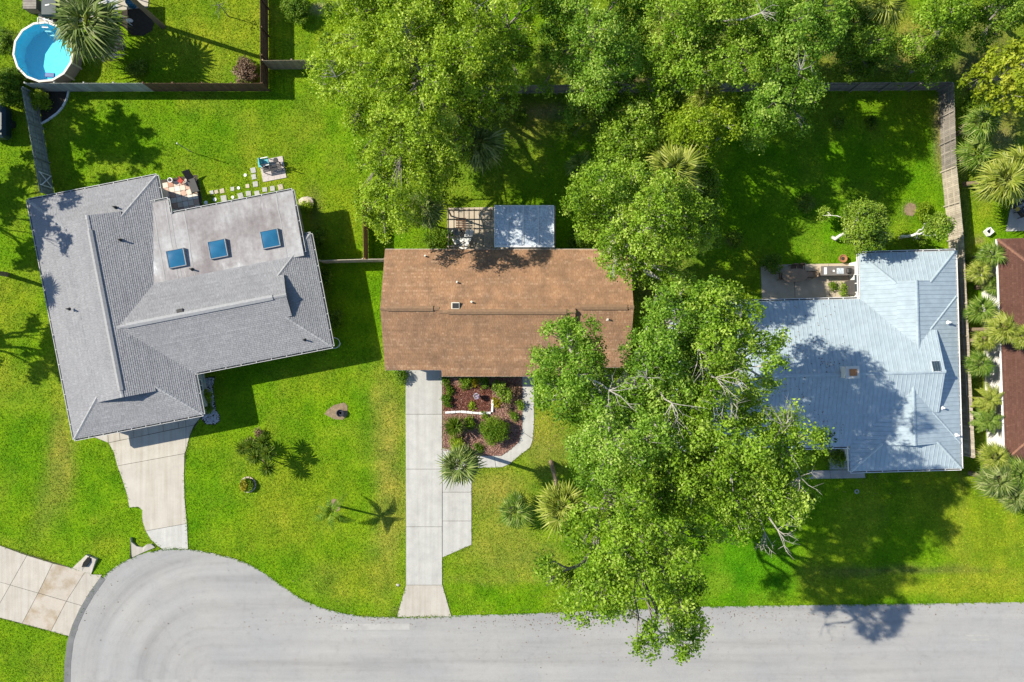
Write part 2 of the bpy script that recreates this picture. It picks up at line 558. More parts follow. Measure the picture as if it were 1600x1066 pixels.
M['sh_brown'] = shingle('shingle_brown', [(0.228, 0.131, 0.075), (0.267, 0.156, 0.090), (0.292, 0.172, 0.101), (0.361, 0.232, 0.147)], 1.0, ((.80, .82, .84), (1.16, 1.12, 1.06)), streak=(.90, .90, .91))
M['sh_red'] = shingle('shingle_red_brown', [(.092, .043, .030), (.112, .053, .038), (.125, .060, .043), (.150, .076, .056)], .5, ((.9, .9, .9), (1.08, 1.05, 1.02)))
M['deck_grey'] = simple('roof_deck_grey', (.10, .10, .105), None, 3, .9)
M['deck_brown'] = simple('roof_deck_brown', (.075, .048, .030), None, 3, .9)
M['cap_grey'] = simple('ridge_cap_grey', (.29, .29, .295), (.23, .23, .235), 6, .9, rnd=[(0, (.85, .85, .85)), (1, (1.12, 1.12, 1.12))])
M['cap_brown'] = simple('ridge_cap_brown', (.25, .155, .09), (.18, .11, .065), 6, .9, rnd=[(0, (.8, .8, .8)), (1, (1.15, 1.15, 1.15))])
M['cap_red'] = simple('ridge_cap_red', (.24, .12, .07), (.16, .08, .06), 6, .9)
M['gutter'] = simple('gutter_paint', (.46, .46, .45), (.36, .36, .355), 3, .5)
M['white'] = simple('white_paint', (.74, .74, .72), (.62, .62, .60), 5, .45)
M['offwhite'] = simple('cream_paint', (.62, .58, .50), (.55, .51, .44), 3, .6)
M['dark'] = simple('dark_metal', (.03, .03, .032), (.02, .02, .02), 5, .5)
M['black'] = simple('pipe_shade_black', (.012, .012, .012), (.008, .008, .008), 5, .9)
M['stucco_grey'] = simple('stucco_grey', (.42, .42, .40), (.36, .36, .345), 4, .85, bmp=.3)
M['stucco_tan'] = simple('stucco_tan', (.46, .38, .29), (.40, .33, .25), 4, .85, bmp=.3)
M['stucco_white'] = simple('stucco_white', (.66, .65, .62), (.58, .57, .54), 4, .85, bmp=.3)
M['metal_roof'] = simple('metal_roof_pale_blue', (.342, .405, .438), (.305, .370, .405), .45, .36, metal=.0, spec=.6, fine=(2.2, .10), detail=8)
M['metal_rib'] = simple('metal_roof_rib', (.325, .388, .420), (.295, .36, .395), .8, .35, spec=.6)
M['metal_old'] = simple('metal_canopy_weathered', (.56, .61, .65), (.38, .43, .49), 1.6, .5, metal=.0, spec=.5, fine=(9, .3), detail=8)
M['wood_grey'] = simple('fence_weathered', (.25, .225, .195), (.16, .142, .122), 2.5, .9, rnd=[(0, (.7, .7, .7)), (1, (1.25, 1.24, 1.22))], map_scale=(1, 1, .3))
M['wood_light'] = simple('fence_light_grey', (.40, .40, .36), (.29, .29, .26), 2.5, .9, rnd=[(0, (.8, .8, .8)), (1, (1.15, 1.15, 1.15))], map_scale=(1, 1, .3))
M['wood_pale'] = simple('fence_pale', (.42, .37, .30), (.30, .255, .20), 2.5, .9, rnd=[(0, (.75, .75, .75)), (1, (1.2, 1.2, 1.2))])
M['wood_brown'] = simple('fence_brown', (.155, .085, .05), (.10, .055, .034), 2.5, .85, rnd=[(0, (.75, .75, .75)), (1, (1.2, 1.2, 1.2))])
M['wood_green'] = simple('fence_grey_green', (.27, .30, .275), (.18, .20, .185), 2.5, .9, rnd=[(0, (.7, .7, .7)), (1, (1.25, 1.25, 1.25))])
M['wood_tan'] = simple('fence_tan', (.33, .26, .17), (.24, .185, .12), 2.5, .85, rnd=[(0, (.8, .8, .8)), (1, (1.15, 1.15, 1.15))])
M['wood_orange'] = simple('wood_orange', (.36, .20, .085), (.26, .14, .06), 3, .8)
M['pole_wood'] = simple('utility_pole_wood', (.22, .165, .10), (.14, .10, .065), 4, .9, map_scale=(1, 1, .15))
random.seed(7)
rng = np.random.default_rng(11)
# ------------------------------------------------------------------ flat outlines (photo pixels)
STREET = [(2600, 915), (1600, 941), (1300, 945), (1100, 948), (1000, 952), (850, 958), (705, 962), (620, 964), (590, 964), (560, 962), (530, 957),
          (500, 949), (470, 935), (440, 915), (415, 897), (390, 882), (365, 872), (340, 866), (310, 860), (290, 858), (275, 857), (255, 858), (235, 862), (212, 869),
          (190, 879), (170, 893), (155, 908), (142, 926), (128, 950), (116, 976), (108, 1002), (104, 1035), (103, 1066), (108, 1110), (130, 1170), (180, 1225),
          (260, 1255), (340, 1250), (420, 1215), (500, 1175), (600, 1155), (800, 1150), (1600, 1135), (2600, 1110)]
GREY_DRIVE = [(140, 672), (148, 684), (170, 692), (178, 706), (190, 745), (199, 774), (202.5, 793), (216, 792), (222.5, 797), (222.5, 813), (227, 829),
              (236, 843), (247, 853), (256, 859), (275, 857), (294.5, 858), (292, 819), (289, 780), (288, 745), (291, 706), (297, 680), (304, 668), (316, 650), (316, 630)]
BROWN_DRIVE = [(634, 560), (691, 560), (691, 700), (737, 700), (737, 851), (691, 871), (691.5, 914), (705, 963), (620, 964), (634, 914)]
WALK = [(816, 575), (834.5, 575), (834.5, 660), (833, 688), (828.5, 699), (808, 715), (796.5, 725), (784.7, 730), (742, 731), (737, 731), (737, 712), (784, 712), (798, 702), (811.5, 690), (816, 668)]
LEFT_DRIVE = [(-300, 765), (0, 852), (115, 888), (142, 897), (160, 898), (142, 926), (128, 950), (116, 976), (108, 994), (0, 966), (-300, 890)]
BED = [(692, 590), (816, 590), (816, 668), (811, 690), (798, 702), (784, 712), (737, 712), (737, 704), (692, 704)]
GRAVEL_BED = [(310, 592), (336, 588), (333, 607), (338, 640), (344, 650), (344, 659), (336, 664), (322, 663), (314, 655), (312, 620)]
PATIO_R = [(1188, 414), (1346, 411), (1350, 470), (1190, 470)]
APRON_R = [(1560, 432), (1541, 440), (1545, 560), (1543, 585), (1552, 660), (1560, 720), (1590, 720), (1590, 432)]
BROWN_PATIO = [(699, 325), (868, 322), (868, 392), (699, 392)]
GREY_PATIO = [(246, 282), (308, 273), (318, 326), (264, 333)]
POOL_PATIO = [(60, 22), (112, -20), (235, -30), (232, 12), (180, 18), (125, 36), (88, 40), (62, 38)]
BED_TL = [(190, 14), (204, 10), (222, 12), (241, 36), (238, 48), (224, 56), (206, 55), (190, 40)]
BED_FENCE = [(60, 141), (108, 141), (104, 158), (92, 176), (66, 194)]
WALK_R = [(1190, 736), (1350, 734), (1352, 747), (1200, 749)]

def gm(poly, z=0.0):
    return [P2(x, y, z) for x, y in poly]

EXCL = []

# ------------------------------------------------------------------ lawn colour (what grows where, dry or lush)
G_MID = np.array([.112, .228, .004]); G_LUSH = np.array([.058, .190, .003]); G_DEEP = np.array([.084, .202, .003]); G_YEL = np.array([.195, .236, .014])
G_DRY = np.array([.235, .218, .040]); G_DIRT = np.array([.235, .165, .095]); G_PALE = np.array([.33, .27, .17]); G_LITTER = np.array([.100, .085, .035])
BLOBS = [  # px, py, rx, ry, colour, weight
    (320, 200, 170, 60, G_DEEP, .55), (440, 230, 60, 60, G_YEL, .45), (540, 330, 40, 60, G_YEL, .5), (320, 60, 90, 60, G_YEL, .75), (30, 60, 40, 60, G_YEL, .5),
    (390, 60, 30, 70, G_YEL, .4), (470, 60, 30, 50, G_MID, .4), (20, 300, 40, 140, G_DEEP, .5), (20, 480, 60, 40, G_YEL, .45), (20, 720, 70, 90, G_DEEP, .4),
    (95, 720, 20, 80, G_DRY, .7), (70, 790, 16, 40, G_DRY, .45), (150, 800, 60, 50, G_DEEP, .35), (165, 850, 26, 18, G_YEL, .5), (50, 1030, 50, 50, G_DEEP, .4),
    (480, 780, 90, 90, G_YEL, .42), (420, 830, 60, 40, G_YEL, .3), (500, 600, 60, 30, G_YEL, .35), (600, 660, 24, 90, G_DRY, .62), (612, 760, 20, 100, G_DRY, .62), (598, 870, 22, 80, G_DRY, .4),
    (573, 640, 8, 130, G_DEEP, .5), (560, 900, 60, 30, G_YEL, .5), (500, 905, 40, 25, G_LITTER, .18), (350, 830, 50, 50, G_DEEP, .3), (620, 955, 10, 8, G_LITTER, .5),
    (570, 480, 20, 80, G_MID, .5), (770, 770, 60, 40, G_DRY, .75), (780, 850, 70, 40, G_DRY, .62), (855, 690, 40, 50, G_DRY, .72), (860, 650, 30, 30, G_YEL, .4),
    (760, 930, 90, 26, G_DEEP, .6), (770, 905, 80, 8, G_DRY, .35), (850, 880, 40, 30, G_DRY, .5),
    (1160, 890, 85, 60, G_LUSH, 1.0), (1080, 900, 40, 40, G_LUSH, .7), (1225, 870, 25, 60, G_LUSH, .6), (1400, 830, 100, 60, G_MID, .3), (1480, 915, 150, 20, G_YEL, .75), (1440, 890, 110, 6, G_LITTER, .55),
    (1330, 895, 50, 8, G_LITTER, .5), (1350, 920, 60, 14, G_YEL, .5), (1560, 850, 60, 40, G_YEL, .5),
    (1250, 260, 150, 120, G_LUSH, .55), (1430, 300, 50, 90, G_LUSH, .35), (1160, 330, 60, 90, G_DEEP, .6), (1300, 380, 60, 30, G_LUSH, .4), (1469, 205, 10, 55, G_DIRT, .85), (1422, 327, 9, 9, G_DIRT, .9),
    (1258, 317, 12, 8, G_DIRT, .6), (1145, 375, 10, 8, G_DIRT, .6), (1530, 350, 24, 70, G_YEL, .3), (1530, 375, 9, 6, G_DIRT, .6),
    (850, 190, 60, 30, G_DRY, .8), (880, 175, 60, 10, G_PALE, .55), (870, 100, 40, 40, G_DRY, .6), (880, 95, 16, 14, G_PALE, .5), (870, 270, 80, 80, G_DEEP, .6), (690, 340, 20, 26, G_YEL, .6), (640, 380, 40, 26, G_MID, .3),
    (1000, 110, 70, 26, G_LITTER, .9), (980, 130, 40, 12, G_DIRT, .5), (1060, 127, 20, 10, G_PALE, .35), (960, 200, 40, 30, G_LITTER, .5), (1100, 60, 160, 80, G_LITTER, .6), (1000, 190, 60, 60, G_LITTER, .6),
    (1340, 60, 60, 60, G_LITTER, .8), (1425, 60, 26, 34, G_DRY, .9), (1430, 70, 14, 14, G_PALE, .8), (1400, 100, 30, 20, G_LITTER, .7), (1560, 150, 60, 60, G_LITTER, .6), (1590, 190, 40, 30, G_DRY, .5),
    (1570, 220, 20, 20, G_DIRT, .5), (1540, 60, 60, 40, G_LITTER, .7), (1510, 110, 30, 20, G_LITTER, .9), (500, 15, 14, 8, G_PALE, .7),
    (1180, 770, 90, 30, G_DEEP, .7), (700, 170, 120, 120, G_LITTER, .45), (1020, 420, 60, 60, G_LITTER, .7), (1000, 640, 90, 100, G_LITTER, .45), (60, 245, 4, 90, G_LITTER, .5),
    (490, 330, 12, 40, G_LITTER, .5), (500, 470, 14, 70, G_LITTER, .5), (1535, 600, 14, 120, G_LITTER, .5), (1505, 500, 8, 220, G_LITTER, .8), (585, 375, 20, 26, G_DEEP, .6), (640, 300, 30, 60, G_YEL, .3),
]

def lawn_col(x, y):
    px = x * S + 800; py = 533 - y * S
    wx = (fbm(x * .45, y * .45, 21) - .5) * 46; wy = (fbm(x * .45 + 9, y * .45, 31) - .5) * 46
    wig = fbm(x * .16, y * .16, 3); fine = fbm(x * 1.1, y * 1.1, 8)
    c = G_MID[None] * (1 - 0) + np.zeros((len(x), 3))
    k = np.clip((wig - .45) * 3.2, 0, 1)[:, None]
    c = c * (1 - k * .6) + G_YEL[None] * k * .6
    k = np.clip((.47 - wig) * 4, 0, 1)[:, None]
    c = c * (1 - k * .5) + G_DEEP[None] * k * .5
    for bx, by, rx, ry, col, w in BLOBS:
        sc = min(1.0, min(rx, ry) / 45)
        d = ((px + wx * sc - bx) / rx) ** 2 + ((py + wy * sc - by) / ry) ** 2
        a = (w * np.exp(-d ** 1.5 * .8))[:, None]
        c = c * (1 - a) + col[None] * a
    mid = fbm(x * .42, y * .42, 63, 5)
    k = np.clip((mid - .52) * 5, 0, 1)[:, None]
    c = c * (1 - .26 * k) + (G_YEL * .6 + G_DRY * .4)[None] * .26 * k
    k = np.clip((.46 - mid) * 5, 0, 1)[:, None]
    c = c * (1 - .25 * k) + (G_DEEP * .85)[None] * .25 * k
    k = np.clip((fine - .5) * 2.8, -1, 1)[:, None]
    c = c * (1 + .24 * k * np.array([1.4, .8, 1.0]))
    c = c * (1 + .06 * np.sin((x * .97 + y * .2) * 2 * np.pi / 1.1) * np.clip(wig * 2 - .6, 0, 1))[:, None]
    # mowing stripes, faint
    return np.clip(c, .002, 1)

def make_ground():
    xs = np.concatenate([[-600, -300, -150, -90, -65], np.arange(-50, 50.01, .4), [65, 90, 150, 300, 600]])
    ys = np.concatenate([[-600, -300, -150, -80, -50], np.arange(-38, 38.01, .4), [50, 80, 150, 300, 600]])
    X, Y = np.meshgrid(xs, ys)
    nx, ny = len(xs), len(ys)
    v = np.stack([X.ravel(), Y.ravel(), np.zeros(nx * ny)], 1)
    i = np.arange(nx * ny).reshape(ny, nx)
    f = np.stack([i[:-1, :-1].ravel(), i[:-1, 1:].ravel(), i[1:, 1:].ravel(), i[1:, :-1].ravel()], 1)
    me = bpy.data.meshes.new('ground')
    me.from_pydata(v.tolist(), [], f.tolist())
    col = lawn_col(v[:, 0], v[:, 1])
    a = me.attributes.new('col', 'FLOAT_COLOR', 'POINT')
    a.data.foreach_set('color', np.concatenate([col, np.ones((len(col), 1))], 1).astype(np.float32).ravel())
    o = link_mesh('ground', me, M['grass'])
    tag(o, 'green lawn covering the yards of all the houses', None, kind='structure')
make_ground()

def sheet(name, poly_px, z0, z1, mat, label, kind='structure', parent=None):
    o = MB().prism(gm(poly_px), z0, z1, .5).build(name, mat, parent)
    if parent is None: tag(o, label, None, kind=kind)
    return o

# street with its kerb, driveways, walks
sheet('street', STREET, -.2, .008, M['asphalt'], 'worn pale grey asphalt street ending in a turning circle')
EXCL.append(gm(STREET))
kpts = [(108, 1110), (103, 1066), (104, 1035), (108, 1002), (116, 976), (128, 950), (142, 926), (155, 908), (160, 901)]
kerb = MB()
inner = [P(x + 7 if y > 960 else x + 5, y + (0 if y > 960 else 4), 0) for x, y in kpts]
outer = [P(x - 2, y, 0) for x, y in kpts]
for i in range(len(kpts) - 1):
    kerb.slab3([outer[i] + Vector((0, 0, .10)), outer[i + 1] + Vector((0, 0, .10)), inner[i + 1] + Vector((0, 0, .02)), inner[i] + Vector((0, 0, .02))], .3, .5)
o = kerb.build('kerb', M['gutter_grey']); tag(o, 'dark grey concrete kerb around the end of the turning circle', None, kind='structure')
patch = MB()
for x0, x1, y0, y1 in ((1505, 1545, 992, 994.5), (1500, 1545, 998, 1001), (515, 640, 975, 984), (1310, 1330, 950, 953)):
    patch.prism(gm([(x0, y0), (x1, y0 - .5), (x1, y1), (x0 + 8, y1)]), .008, .0125)
patch.build('street_patch', M['conc_grey'], bpy.data.objects['street'], kind='stuff')

def slabs(name, label, base_poly, pieces, mat, top=.05, gap=.03, joint=True):
    base = sheet(name, base_poly, -.1, .012, M['joint'], label)
    for p in pieces:
        m2 = mat
        if isinstance(p, dict): m2 = p['mat']; p = p['p']
        MB().prism(offset_poly(gm(p), gap / 2), -.1, top + random.uniform(-.006, .006), random.random()).build('slab', m2, base)
    EXCL.append(gm(base_poly))
    return base

slabs('driveway', 'straight white concrete driveway of the brown roofed house', BROWN_DRIVE,
      [[(633.7, 560), (691, 560), (691, 647.4), (633.7, 647.4)], [(633.7, 647.4), (691, 647.4), (691, 733), (634, 733)], [(634, 733), (691, 733), (691, 823), (634.3, 823)],
       [(634.3, 823), (691, 823), (691, 914), (634.3, 914)], {'p': [(634.3, 914), (691.3, 914), (705.5, 963), (620, 964)], 'mat': M['conc_cream']},
       [(691.3, 731), (737, 731), (737, 769), (691.3, 769)], [(691.3, 769), (737, 769), (737, 814), (691.3, 814)], [(691.3, 814), (737, 814), (737, 851), (691.3, 871)],
       [(691.3, 700), (737, 712), (737, 731), (691.3, 731)]], M['conc_white'])
slabs('walkway', 'narrow concrete walkway curving from the driveway to the brown house', WALK,
      [[(816, 575), (834.5, 575), (834.5, 632), (816, 632)], [(816, 632), (834.5, 632), (834.5, 660), (833, 686), (815, 674), (816, 668)],
       [(815, 674), (833, 686), (828.5, 699), (808, 715), (796.5, 725), (784.7, 730), (775, 730.5), (772, 712), (784, 712), (798, 702), (811.5, 690)],
       [(772, 712), (775, 730.5), (742, 731), (737, 731), (737, 712)]], M['conc_white'], top=.04)
slabs('driveway', 'flared cream concrete driveway of the grey roofed house', GREY_DRIVE,
      [[(140, 672), (150, 684), (170, 692), (168, 664)], [(168, 664), (170, 692), (188, 688), (186, 660)], [(186, 660), (188, 688), (210, 684), (207, 656)], [(207, 656), (210, 684), (232, 679), (229, 651)],
       [(229, 651), (232, 679), (256, 674), (253, 645)], [(253, 645), (256, 674), (280, 669), (277, 640)], [(277, 640), (280, 669), (291, 667), (289, 637)], [(289, 637), (291, 667), (304, 664), (316, 650), (316, 632)],
       [(170, 692), (178, 706), (183.7, 728), (288.8, 708.7), (291, 704), (291, 667)],
       [(291, 667), (291, 704), (297, 680), (304, 664)],
       [(183.7, 728), (190, 745), (199, 774), (202.5, 793), (216, 792), (222.5, 797), (222.5, 813), (228, 829.5), (292.5, 818), (289, 780), (288, 745), (288.8, 708.7)],
       {'p': [(228, 829.5), (236, 843), (247, 853), (256, 859), (275, 857), (294.5, 858), (292.5, 818)], 'mat': M['conc_white']}], M['conc_cream'])
slabs('driveway', 'stained cream concrete driveway beside the turning circle', LEFT_DRIVE,
      [[(-300, 765), (0, 852), (42.7, 867.7), (16.6, 913.8), (-300, 825)], [(42.7, 867.7), (82.8, 880), (60.3, 926.5), (16.6, 913.8)],
       {'p': [(82.8, 880), (115, 888), (133, 894), (104.2, 939.2), (60.3, 926.5)], 'mat': M['conc_stain']}, [(133, 894), (142, 897), (160, 898), (142, 926), (129.5, 946.6), (104.2, 939.2)],
       [(-300, 825), (16.6, 913.8), (0, 943), (-8, 963), (-300, 890)], [(16.6, 913.8), (60.3, 926.5), (35, 974), (-8, 963), (0, 943)],
       {'p': [(60.3, 926.5), (104.2, 939.2), (80, 986), (35, 974)], 'mat': M['conc_stain']}, [(104.2, 939.2), (129.5, 946.6), (116, 976), (108, 994), (80, 986)]], M['conc_cream'])
slabs('patio', 'beige concrete patio behind the metal roofed house', PATIO_R,
      [[(1188, 414), (1240, 413), (1242, 470), (1190, 470)], [(1240, 413), (1294, 412), (1296, 470), (1242, 470)], [(1294, 412), (1346, 411), (1350, 470), (1296, 470)]], M['conc_beige'])
slabs('walkway', 'grey concrete walk along the front of the metal roofed house', WALK_R,
      [[(1190, 736), (1240, 735.5), (1242, 748.5), (1200, 749)], [(1240, 735.5), (1296, 734.7), (1298, 748), (1242, 748.5)], [(1296, 734.7), (1350, 734), (1352, 747), (1298, 748)]], M['conc_grey'])
MB().prism(gm([(1296, 700), (1328, 700), (1328, 734), (1296, 734)]), -.1, .016, .5).build('slab', M['conc_grey'], bpy.data.objects['walkway.001'])
slabs('pavement', 'pale concrete strip along the red brown roofed house', APRON_R,
      [[(1560, 432), (1541, 440), (1543, 500), (1590, 500), (1590, 432)], [(1543, 500), (1545, 560), (1543, 585), (1590, 585), (1590, 500)], [(1543, 585), (1552, 660), (1590, 660), (1590, 585)], [(1552, 660), (1560, 720), (1590, 720), (1590, 660)]], M['conc_cream'])
slabs('patio', 'tan slab under the pergola behind the brown roofed house', BROWN_PATIO,
      [[(699, 325), (755, 324), (755, 392), (699, 392)], [(755, 324), (812, 323), (812, 392), (755, 392)], [(812, 323), (868, 322), (868, 392), (812, 392)]], M['conc_beige'])
slabs('patio', 'pale pink paved corner north of the round pool', POOL_PATIO,
      [[(60, 22), (112, -20), (122, 36), (88, 40), (62, 38)], [(112, -20), (235, -30), (232, 12), (180, 18), (125, 36), (122, 36)]], M['conc_cream'])
slabs('patio', 'white paved terrace beside the red brown roofed house', [(1577, 330), (1582, 312), (1640, 300), (1640, 360), (1571, 362)],
      [[(1577, 330), (1582, 312), (1605, 307), (1605, 361), (1571, 362)], [(1605, 307), (1640, 300), (1640, 360), (1605, 361)]], M['conc_white'])

# tiled patio of the grey house: every tile its own piece
gp = sheet('patio', GREY_PATIO, -.1, .012, M['joint'], 'chequered pink and cream tiled patio behind the grey roofed house')
EXCL.append(gm(GREY_PATIO))
tile_mats = [simple('tile_cream', (.62, .52, .43), (.55, .46, .38), 4, .7), simple('tile_pink', (.50, .34, .26), (.44, .29, .22), 4, .7), simple('tile_white', (.66, .61, .54), (.6, .55, .49), 4, .7), simple('tile_terracotta', (.40, .21, .14), (.34, .18, .12), 4, .7)]
ca, sa = math.cos(R(10.5)), math.sin(R(10.5))
o0 = P(264, 333)
TW = .44
for i in range(7):
    for j in range(7):
        u, v = (i + .1) * TW, (j + .1) * TW
        cx, cy = o0.x + u * ca - v * sa + .1, o0.y + u * sa + v * ca
        if not inside(np.array([cx]), np.array([cy]), gm([(247, 284), (306, 275), (316, 325), (266, 332)]))[0]: continue
        t = (TW - .03) / 2
        k = tile_mats[(0 if (i + j) % 2 else 1) if random.random() < .7 else random.choice((2, 3, 0))]
        a = R(10.5) + (random.uniform(-.5, .5) if j == 3 and random.random() < .6 else 0)
        MB().box((cx, cy, .03), (2 * t, 2 * t, .05), a).build('tile', k, gp)

# planting beds
def bed(name, poly, mat, label, chips=None, n=0, csz=.07, z=.03, cmat=None):
    o = sheet(name, poly, -.1, z, mat, label)
    EXCL.append(gm(poly))
    if n:
        g = gm(poly)
        xs = [p[0] for p in g]; ys = [p[1] for p in g]
        x = rng.uniform(min(xs), max(xs), n * 2); y = rng.uniform(min(ys), max(ys), n * 2)
        k = inside(x, y, g)
        x, y = x[k], y[k]; n2 = len(x)
        c = np.stack([x, y, np.full(n2, z + .02) + rng.uniform(0, .03, n2)], 1)
        mesh_np(chips, leaf_quads(c, rng.uniform(.6, 1.4, n2) * csz, rng, up=1.2, aspect=.5), 4, cmat, o, rng.random(n2), kind='stuff')
    return o

def leaf_quads(c, size, rg, up=.6, aspect=.62, out=None, wo=.8):
    """kite shaped leaves at points c; out = outward directions"""
    n = len(c)
    nr = rg.normal(size=(n, 3)); nr /= np.linalg.norm(nr, axis=1)[:, None]
    nr = nr + np.array([0, 0, up])
    if out is not None: nr = nr + out * wo
    nr /= np.linalg.norm(nr, axis=1)[:, None] + 1e-9
    t = rg.normal(size=(n, 3))
    t -= nr * (t * nr).sum(1)[:, None]
    t /= np.linalg.norm(t, axis=1)[:, None] + 1e-9
    b = np.cross(nr, t)
    s = np.asarray(size)[:, None]
    L = t * s * .5; W = b * s * .5 * aspect
    fold = nr * s * .08
    q = np.stack([c - L, c + W * 1.0 - L * .15 + fold, c + L, c - W * 1.0 - L * .15 + fold], 1)
    return q.reshape(-1, 3)

bed('planting_bed', BED, M['mulch_pink'], 'mulched flower bed between driveway and walkway of the brown house', 'mulch_chips', 5200, .11, cmat=M['chip_pink'])
bed('planting_bed', [(693, 602), (768, 602), (769, 642), (693, 643)], M['mulch_red'], 'rectangle of fresh red mulch inside the flower bed', 'mulch_chips', 2600, .07, .05, cmat=M['chip_red'])
bed('planting_bed', GRAVEL_BED, M['soil'], 'white pebble bed in the corner of the grey roofed house', None, 0)
bed('planting_bed', BED_TL, M['soil'], 'dark soil bed near the utility pole', None, 0)
bed('planting_bed', BED_FENCE, M['soil'], 'dark soil corner bed with white edging inside the fence')
bed('tree_ring', [(507, 647), (512, 640), (522, 633), (538, 629), (543, 634), (543, 648), (536, 656), (522, 655)], M['soil_tan'], 'shield shaped bare mulch patch in the front lawn')
bed('tree_ring', [(516, 784), (521, 779), (528, 781), (532, 788), (531, 797), (525, 800), (518, 797), (515, 791)], M['soil_tan'], 'small round dirt ring under the young feather palm')
bed('tree_ring', [(1414, 322), (1421, 317), (1430, 320), (1432, 329), (1426, 338), (1416, 336), (1413, 330)], M['soil_tan'], 'round bare dirt patch in the sunny back lawn')

# white pebbles
def pebbles(parent, poly, n, sz, mat):
    g = gm(poly); xs = [p[0] for p in g]; ys = [p[1] for p in g]
    x = rng.uniform(min(xs), max(xs), n * 3); y = rng.uniform(min(ys), max(ys), n * 3)
    k = inside(x, y, offset_poly(g, .08)); x, y = x[k][:n], y[k][:n]
    mb = MB()
    for a, b in zip(x, y):
        s = random.uniform(.6, 1.3) * sz
        mb.add([(a - s, b - s * .7, .03), (a + s, b - s * .5, .03), (a + s * .8, b + s * .8, .03), (a - s * .7, b + s * .7, .03), (a, b, .03 + s * .9)], [(0, 1, 4), (1, 2, 4), (2, 3, 4), (3, 0, 4)])
    mb.build('pebbles', mat, parent, kind='stuff')
M['pebble'] = simple('pebble_white', (.55, .56, .58), (.42, .43, .46), 8, .8, rnd=[(0, (.6, .6, .6)), (1, (1.2, 1.2, 1.2))])
pebbles(bpy.data.objects['planting_bed.002'], GRAVEL_BED, 700, .07, M['pebble'])

# edging stones of the beds
def stone_row(parent, pts, w, h, mat, n, name='edging_stone'):
    for i in range(len(pts) - 1):
        a, b = P(*pts[i]), P(*pts[i + 1])
        L = (b - a).length
        k = max(1, int(L / n))
        for j in range(k):
            t0, t1 = j / k, (j + 1) / k
            p, q = a.lerp(b, t0), a.lerp(b, t1)
            d = (q - p).normalized() * .012
            MB().bar(p + d + Vector((0, 0, h / 2)), q - d + Vector((0, 0, h / 2 + random.uniform(-.012, .012))), w * random.uniform(.85, 1.1), h).build(name, mat, parent, bevel=.012)
bedo = bpy.data.objects['planting_bed.001']
stone_row(bedo, [(696, 644.5), (720, 643), (748, 645.5), (767, 645)], .17, .2, M['white'], .4)
stone_row(bedo, [(769, 644), (770, 624)], .17, .2, M['white'], .4)
stone_row(bpy.data.objects['planting_bed.004'], [(108.5, 141), (106, 154), (99, 168), (90, 178), (78, 187), (65, 194.5)], .12, .16, M['white'], .5)

# stepping stones in the back lawn
st = thing('stepping_stone_path', 'scattered pale stepping stones crossing the back lawn', None, tuple(P(400, 300)), kind='structure')
for px, py, w, ty in ((350, 310.5, 9, 0), (347.5, 298.5, 7, 1), (364, 308.5, 5, 2), (363.5, 295.5, 6, 0), (376, 306, 8.5, 0), (373, 294, 5, 2), (383.5, 249 + 25, 5, 2), (388.5, 302.5, 8, 0), (387, 291, 6, 1), (402, 302.5, 8, 0),
                      (396, 266.5, 8, 0), (397, 276.5, 7.5, 0), (399.5, 288, 8, 0), (414, 296.5, 7.5, 0), (426, 294.8, 7.5, 0), (438.5, 292.5, 8, 1), (331, 301, 6, 0), (322, 317, 6, 2), (336, 312, 6, 2), (338.5, 300, 6, 1)):
    p = P(px, py)
    mt = (M['conc_white'], M['conc_beige'], M['white'])[ty]
    if ty == 2: MB().lathe((p.x, p.y, 0), [(w / S / 2, 0), (w / S / 2, .045), (w / S / 2 - .02, .055)], 14).build('stone', mt, st)
    else: MB().box((p.x, p.y, .02), (w / S, w / S * random.uniform(.92, 1.08), .06), R(11) + random.uniform(-.12, .12)).build('stone', mt, st, bevel=.012)

# ------------------------------------------------------------------ houses
class Frame:
    def __init__(s, o, deg):
        s.o = o; s.c = math.cos(R(deg)); s.s = math.sin(R(deg)); s.a = R(deg)
    def w(s, u, v, z):
        return Vector((s.o[0] + u * s.c - v * s.s, s.o[1] + u * s.s + v * s.c, z))

def face_frame(pts):
    """2D frame of a sloping face: e1 horizontal, e2 up the slope"""
    n = Vector((0, 0, 0))
    for i in range(len(pts)):
        n += pts[i].cross(pts[(i + 1) % len(pts)])
    n.normalize()
    if n.z < 0: n = -n
    e2 = (Vector((0, 0, 1)) - n * n.z)
    if e2.length < 1e-4: e2 = Vector((0, 1, 0))
    e2.normalize()
    e1 = e2.cross(n).normalized()
    o = min(pts, key=lambda p: p.dot(e2))
    poly = [((p - o).dot(e1), (p - o).dot(e2)) for p in pts]
    ar = sum(poly[i][0] * poly[(i + 1) % len(poly)][1] - poly[(i + 1) % len(poly)][0] * poly[i][1] for i in range(len(poly)))
    if ar < 0: poly = poly[::-1]
    return o, e1, e2, n, poly

